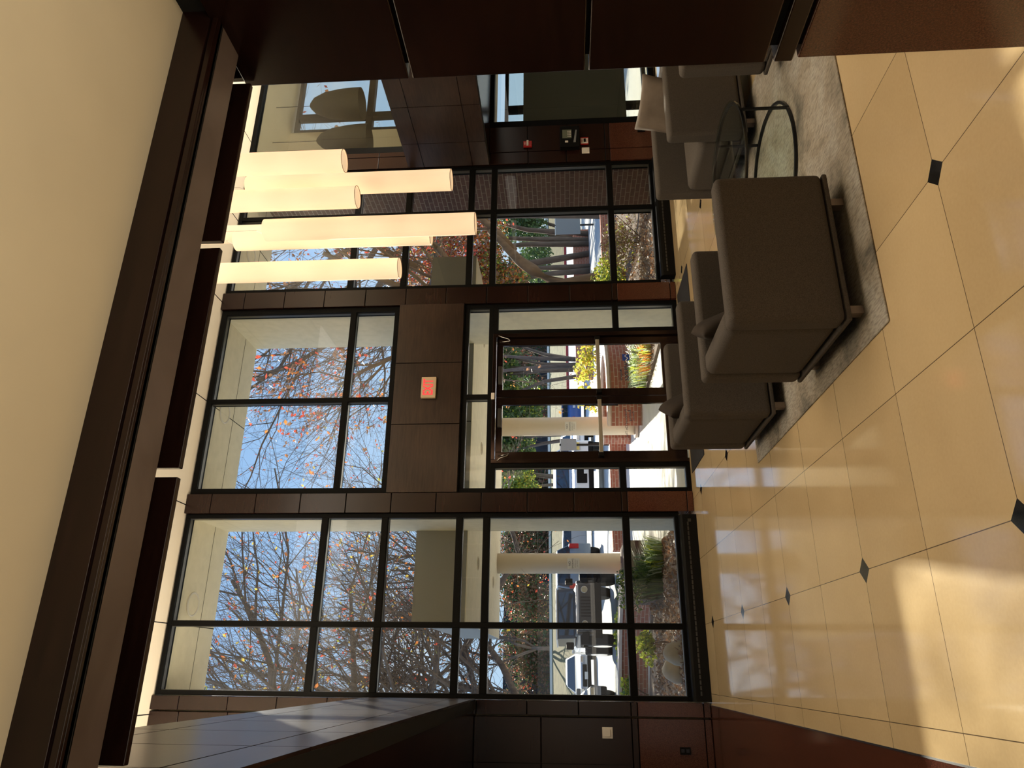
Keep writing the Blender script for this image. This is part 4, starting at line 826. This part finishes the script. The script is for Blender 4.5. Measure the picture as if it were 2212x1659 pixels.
def car(label, loc, rot, pm, kind, W=.9, group='cars in the parking lot', name='car'):
    t = thing(name, label, name.replace('_', ' '), loc, rot, group)
    if kind == 'sedan': pr, zb, zr, tw = [(-2.3, .28), (-2.34, .52), (-2.25, .74), (-1.25, .95), (-.45, 1.40), (.35, 1.45), (1.0, 1.40), (1.75, 1.05), (2.2, .98), (2.32, .60), (2.28, .28)], .96, 1.45, .60
    elif kind == 'hatch': pr, zb, zr, tw = [(-2.15, .28), (-2.2, .55), (-2.1, .78), (-1.25, 1.0), (-.55, 1.46), (.4, 1.52), (1.5, 1.46), (2.1, 1.0), (2.18, .6), (2.12, .28)], 1.0, 1.52, .62
    else: pr, zb, zr, tw = [(-2.35, .38), (-2.4, .65), (-2.32, 1.02), (-1.2, 1.15), (-.65, 1.70), (.4, 1.78), (2.0, 1.72), (2.35, 1.15), (2.4, .7), (2.35, .38)], 1.16, 1.78, .68
    b, hw = loft(pr, W, zb, tw, zr); b.build('body', pm, t, bevel=.06, seg=3)
    ys = [p for p in pr if p[1] >= zb - .02]; ci = [i for i, p in enumerate(pr) if p[1] < zb + .02 and 0 < i < len(pr) - 1 and pr[i + 1][1] > zb][0]
    c0, c1 = pr[ci], pr[ci + 1]; ri = [i for i in range(len(pr) - 1) if pr[i][1] > zb + .2 and pr[i + 1][1] < zb + .2][0]; e0, e1 = pr[ri + 1], pr[ri]
    def L(p, q, f): return (p[0] + (q[0] - p[0]) * f, p[1] + (q[1] - p[1]) * f)
    def glassq(nm, p, q, out):
        a, d = L(p, q, .08), L(p, q, .90); MB().quad((-hw(a[1]) + .07, a[0] + out, a[1] + .012), (hw(a[1]) - .07, a[0] + out, a[1] + .012), (hw(d[1]) - .05, d[0] + out, d[1] + .012), (-hw(d[1]) + .05, d[0] + out, d[1] + .012)).build(nm, M['autoglass'], t)
    glassq('windshield', c0, c1, -.012); glassq('rear_window', e0, e1, .012)
    for s_ in (-1, 1):
        z0, z1 = zb + .06, zr - .10; x0, x1 = s_ * (hw(z0) + .008), s_ * (hw(z1) + .008)
        MB().quad((x0, c0[0] + .45, z0), (x0, e0[0] - .45, z0), (x1, e1[0] - .10, z1), (x1, c1[0] + .10, z1)).build('side_window', M['autoglass'], t)
        fy, rz = pr[0][0] - .02, (pr[1][1] + pr[2][1]) / 2
        MB().box(s_ * (W - .34) if s_ > 0 else -W + .05, s_ * (W - .05) if s_ > 0 else -(W - .34), pr[1][0] - .02, pr[1][0] + .1, rz - .02, rz + .12).build('headlight', M['chrome'], t, bevel=.02)
        ry = max(p[0] for p in pr); MB().box((W - .22) if s_ > 0 else -W + .03, (W - .03) if s_ > 0 else -(W - .22), ry - .08, ry + .02, rz + .02, rz + (.40 if kind == 'suv' else .16)).build('tail_light', M['tail'], t, bevel=.02)
        r = .33 if kind != 'suv' else .38
        wheel(t, s_ * (W - .12), -1.4, r, .24); wheel(t, s_ * (W - .12), 1.42, r, .24)
        MB().box(s_ * W if s_ > 0 else -W - .18, W + .18 if s_ > 0 else -W, c0[0] + .32, c0[0] + .42, zb + .02, zb + .16).build('mirror', pm, t, bevel=.03)
    MB().box(-.48, .48, pr[1][0] - .03, pr[1][0] + .06, pr[1][1] - .06, pr[2][1] - .08).build('grille', M['black2'], t, bevel=.02)
    MB().box(-.16, .16, pr[1][0] - .05, pr[1][0] - .03, pr[1][1] - .10, pr[1][1] + .05).build('licence_plate', M['white'], t, bevel=.004)
    MB().box(-.16, .16, max(p[0] for p in pr) + .02, max(p[0] for p in pr) + .035, .62, .77).build('licence_plate', M['white'], t, bevel=.004)
    MB().box(-W + .02, W - .02, pr[0][0] - .05, pr[0][0] + .2, pr[0][1] - .02, pr[0][1] + .16).build('bumper', M['black2'], t, bevel=.04)
    return t
silver, greyp, bluep, whitep, darkp, navy = paint('silver_paint', (.50, .50, .50)), paint('grey_paint', (.22, .23, .24)), paint('blue_paint', (.05, .12, .32)), paint('white_paint', (.75, .76, .78)), paint('charcoal_paint', (.03, .032, .038)), paint('steel_blue_paint', (.22, .28, .36))
# boxy off-roader facing the building
j = thing('off_roader', 'dark boxy off-roader with slotted grille facing the left window bay', 'car', (1.55, 22.4, .18), math.radians(4), 'cars in the parking lot')
MB().box(-.74, .74, -1.45, 1.9, .62, 1.12).build('body', darkp, j, bevel=.04)
MB().prism([(-1.50, .60), (-1.52, 1.10), (-.35, 1.20), (-.35, .60)], 'X', -.66, .66).build('hood', darkp, j, bevel=.04)
MB().prism([(-.40, 1.14), (-.20, 1.66), (1.85, 1.68), (1.9, 1.12)], 'X', -.70, .70).build('cabin', darkp, j, bevel=.03)
MB().box(-.73, .73, -.22, 1.88, 1.66, 1.71).build('roof', whitep, j, bevel=.02)
MB().quad((-.62, -.405, 1.20), (.62, -.405, 1.20), (.60, -.235, 1.62), (-.60, -.235, 1.62)).build('windshield', M['autoglass'], j)
MB().box(-.60, .60, -1.525, -1.46, 1.055, 1.135).build('hood_edge', silver, j, bevel=.02)
MB().box(-.62, .62, -1.56, -1.50, .66, 1.06).build('grille', darkp, j, bevel=.03)
gs = MB()
for k in range(7): MB().box(-.27 + k * .083, -.225 + k * .083, -1.572, -1.555, .72, 1.00).build('grille_slot', M['gap'], j)
for s_ in (-1, 1):
    MB().cyl((s_ * .46, -1.60, .90), .095, .05, 24, 'Y').build('headlight', M['chrome'], j, bevel=.01)
    MB().cyl((s_ * .42, -1.74, .56), .055, .05, 18, 'Y').build('fog_light', M['chrome'], j)
    MB().prism([(-1.55, .80), (-1.42, 1.02), (-.72, 1.02), (-.50, .72), (-.56, .70), (-.78, .94), (-1.38, .94), (-1.49, .78)], 'X', s_ * .66 if s_ > 0 else -.98, .98 if s_ > 0 else -.66).build('fender', M['black2'], j, bevel=.015)
    MB().box(.80 if s_ > 0 else -1.0, 1.0 if s_ > 0 else -.80, -.35, -.25, 1.20, 1.42).build('mirror', M['black2'], j, bevel=.03)
    wheel(j, s_ * .84, -1.08, .42, .28); wheel(j, s_ * .84, 1.35, .42, .28)
MB().box(-.86, .86, -1.78, -1.60, .44, .66).build('bumper', M['black2'], j, bevel=.03)
car('silver sedan facing the building, left of the dark off-roader', (-.05, 38.5, .2), math.radians(-3), silver, 'sedan')
car('grey car at the left edge, nearest the left window bay', (-1.75, 24.6, .2), math.radians(12), greyp, 'sedan', W=.92)
car('dark blue car with red tail lights between the off-roader and the column', (3.55, 31.0, .2), math.radians(186), navy, 'suv', name='car')
car('silver hatchback parked side on, right of the left canopy column', (6.5, 37.5, .2), math.radians(72), silver, 'hatch')
car('white pickup-like wagon with dark grille seen through the left side light', (6.95, 26.5, .2), math.radians(-12), whitep, 'suv', W=.98)
car('white car behind the grey sign board', (9.9, 33.5, .2), math.radians(-20), whitep, 'hatch')
car('small blue car seen between the two glass doors', (15.2, 43.0, .2), math.radians(170), bluep, 'sedan')
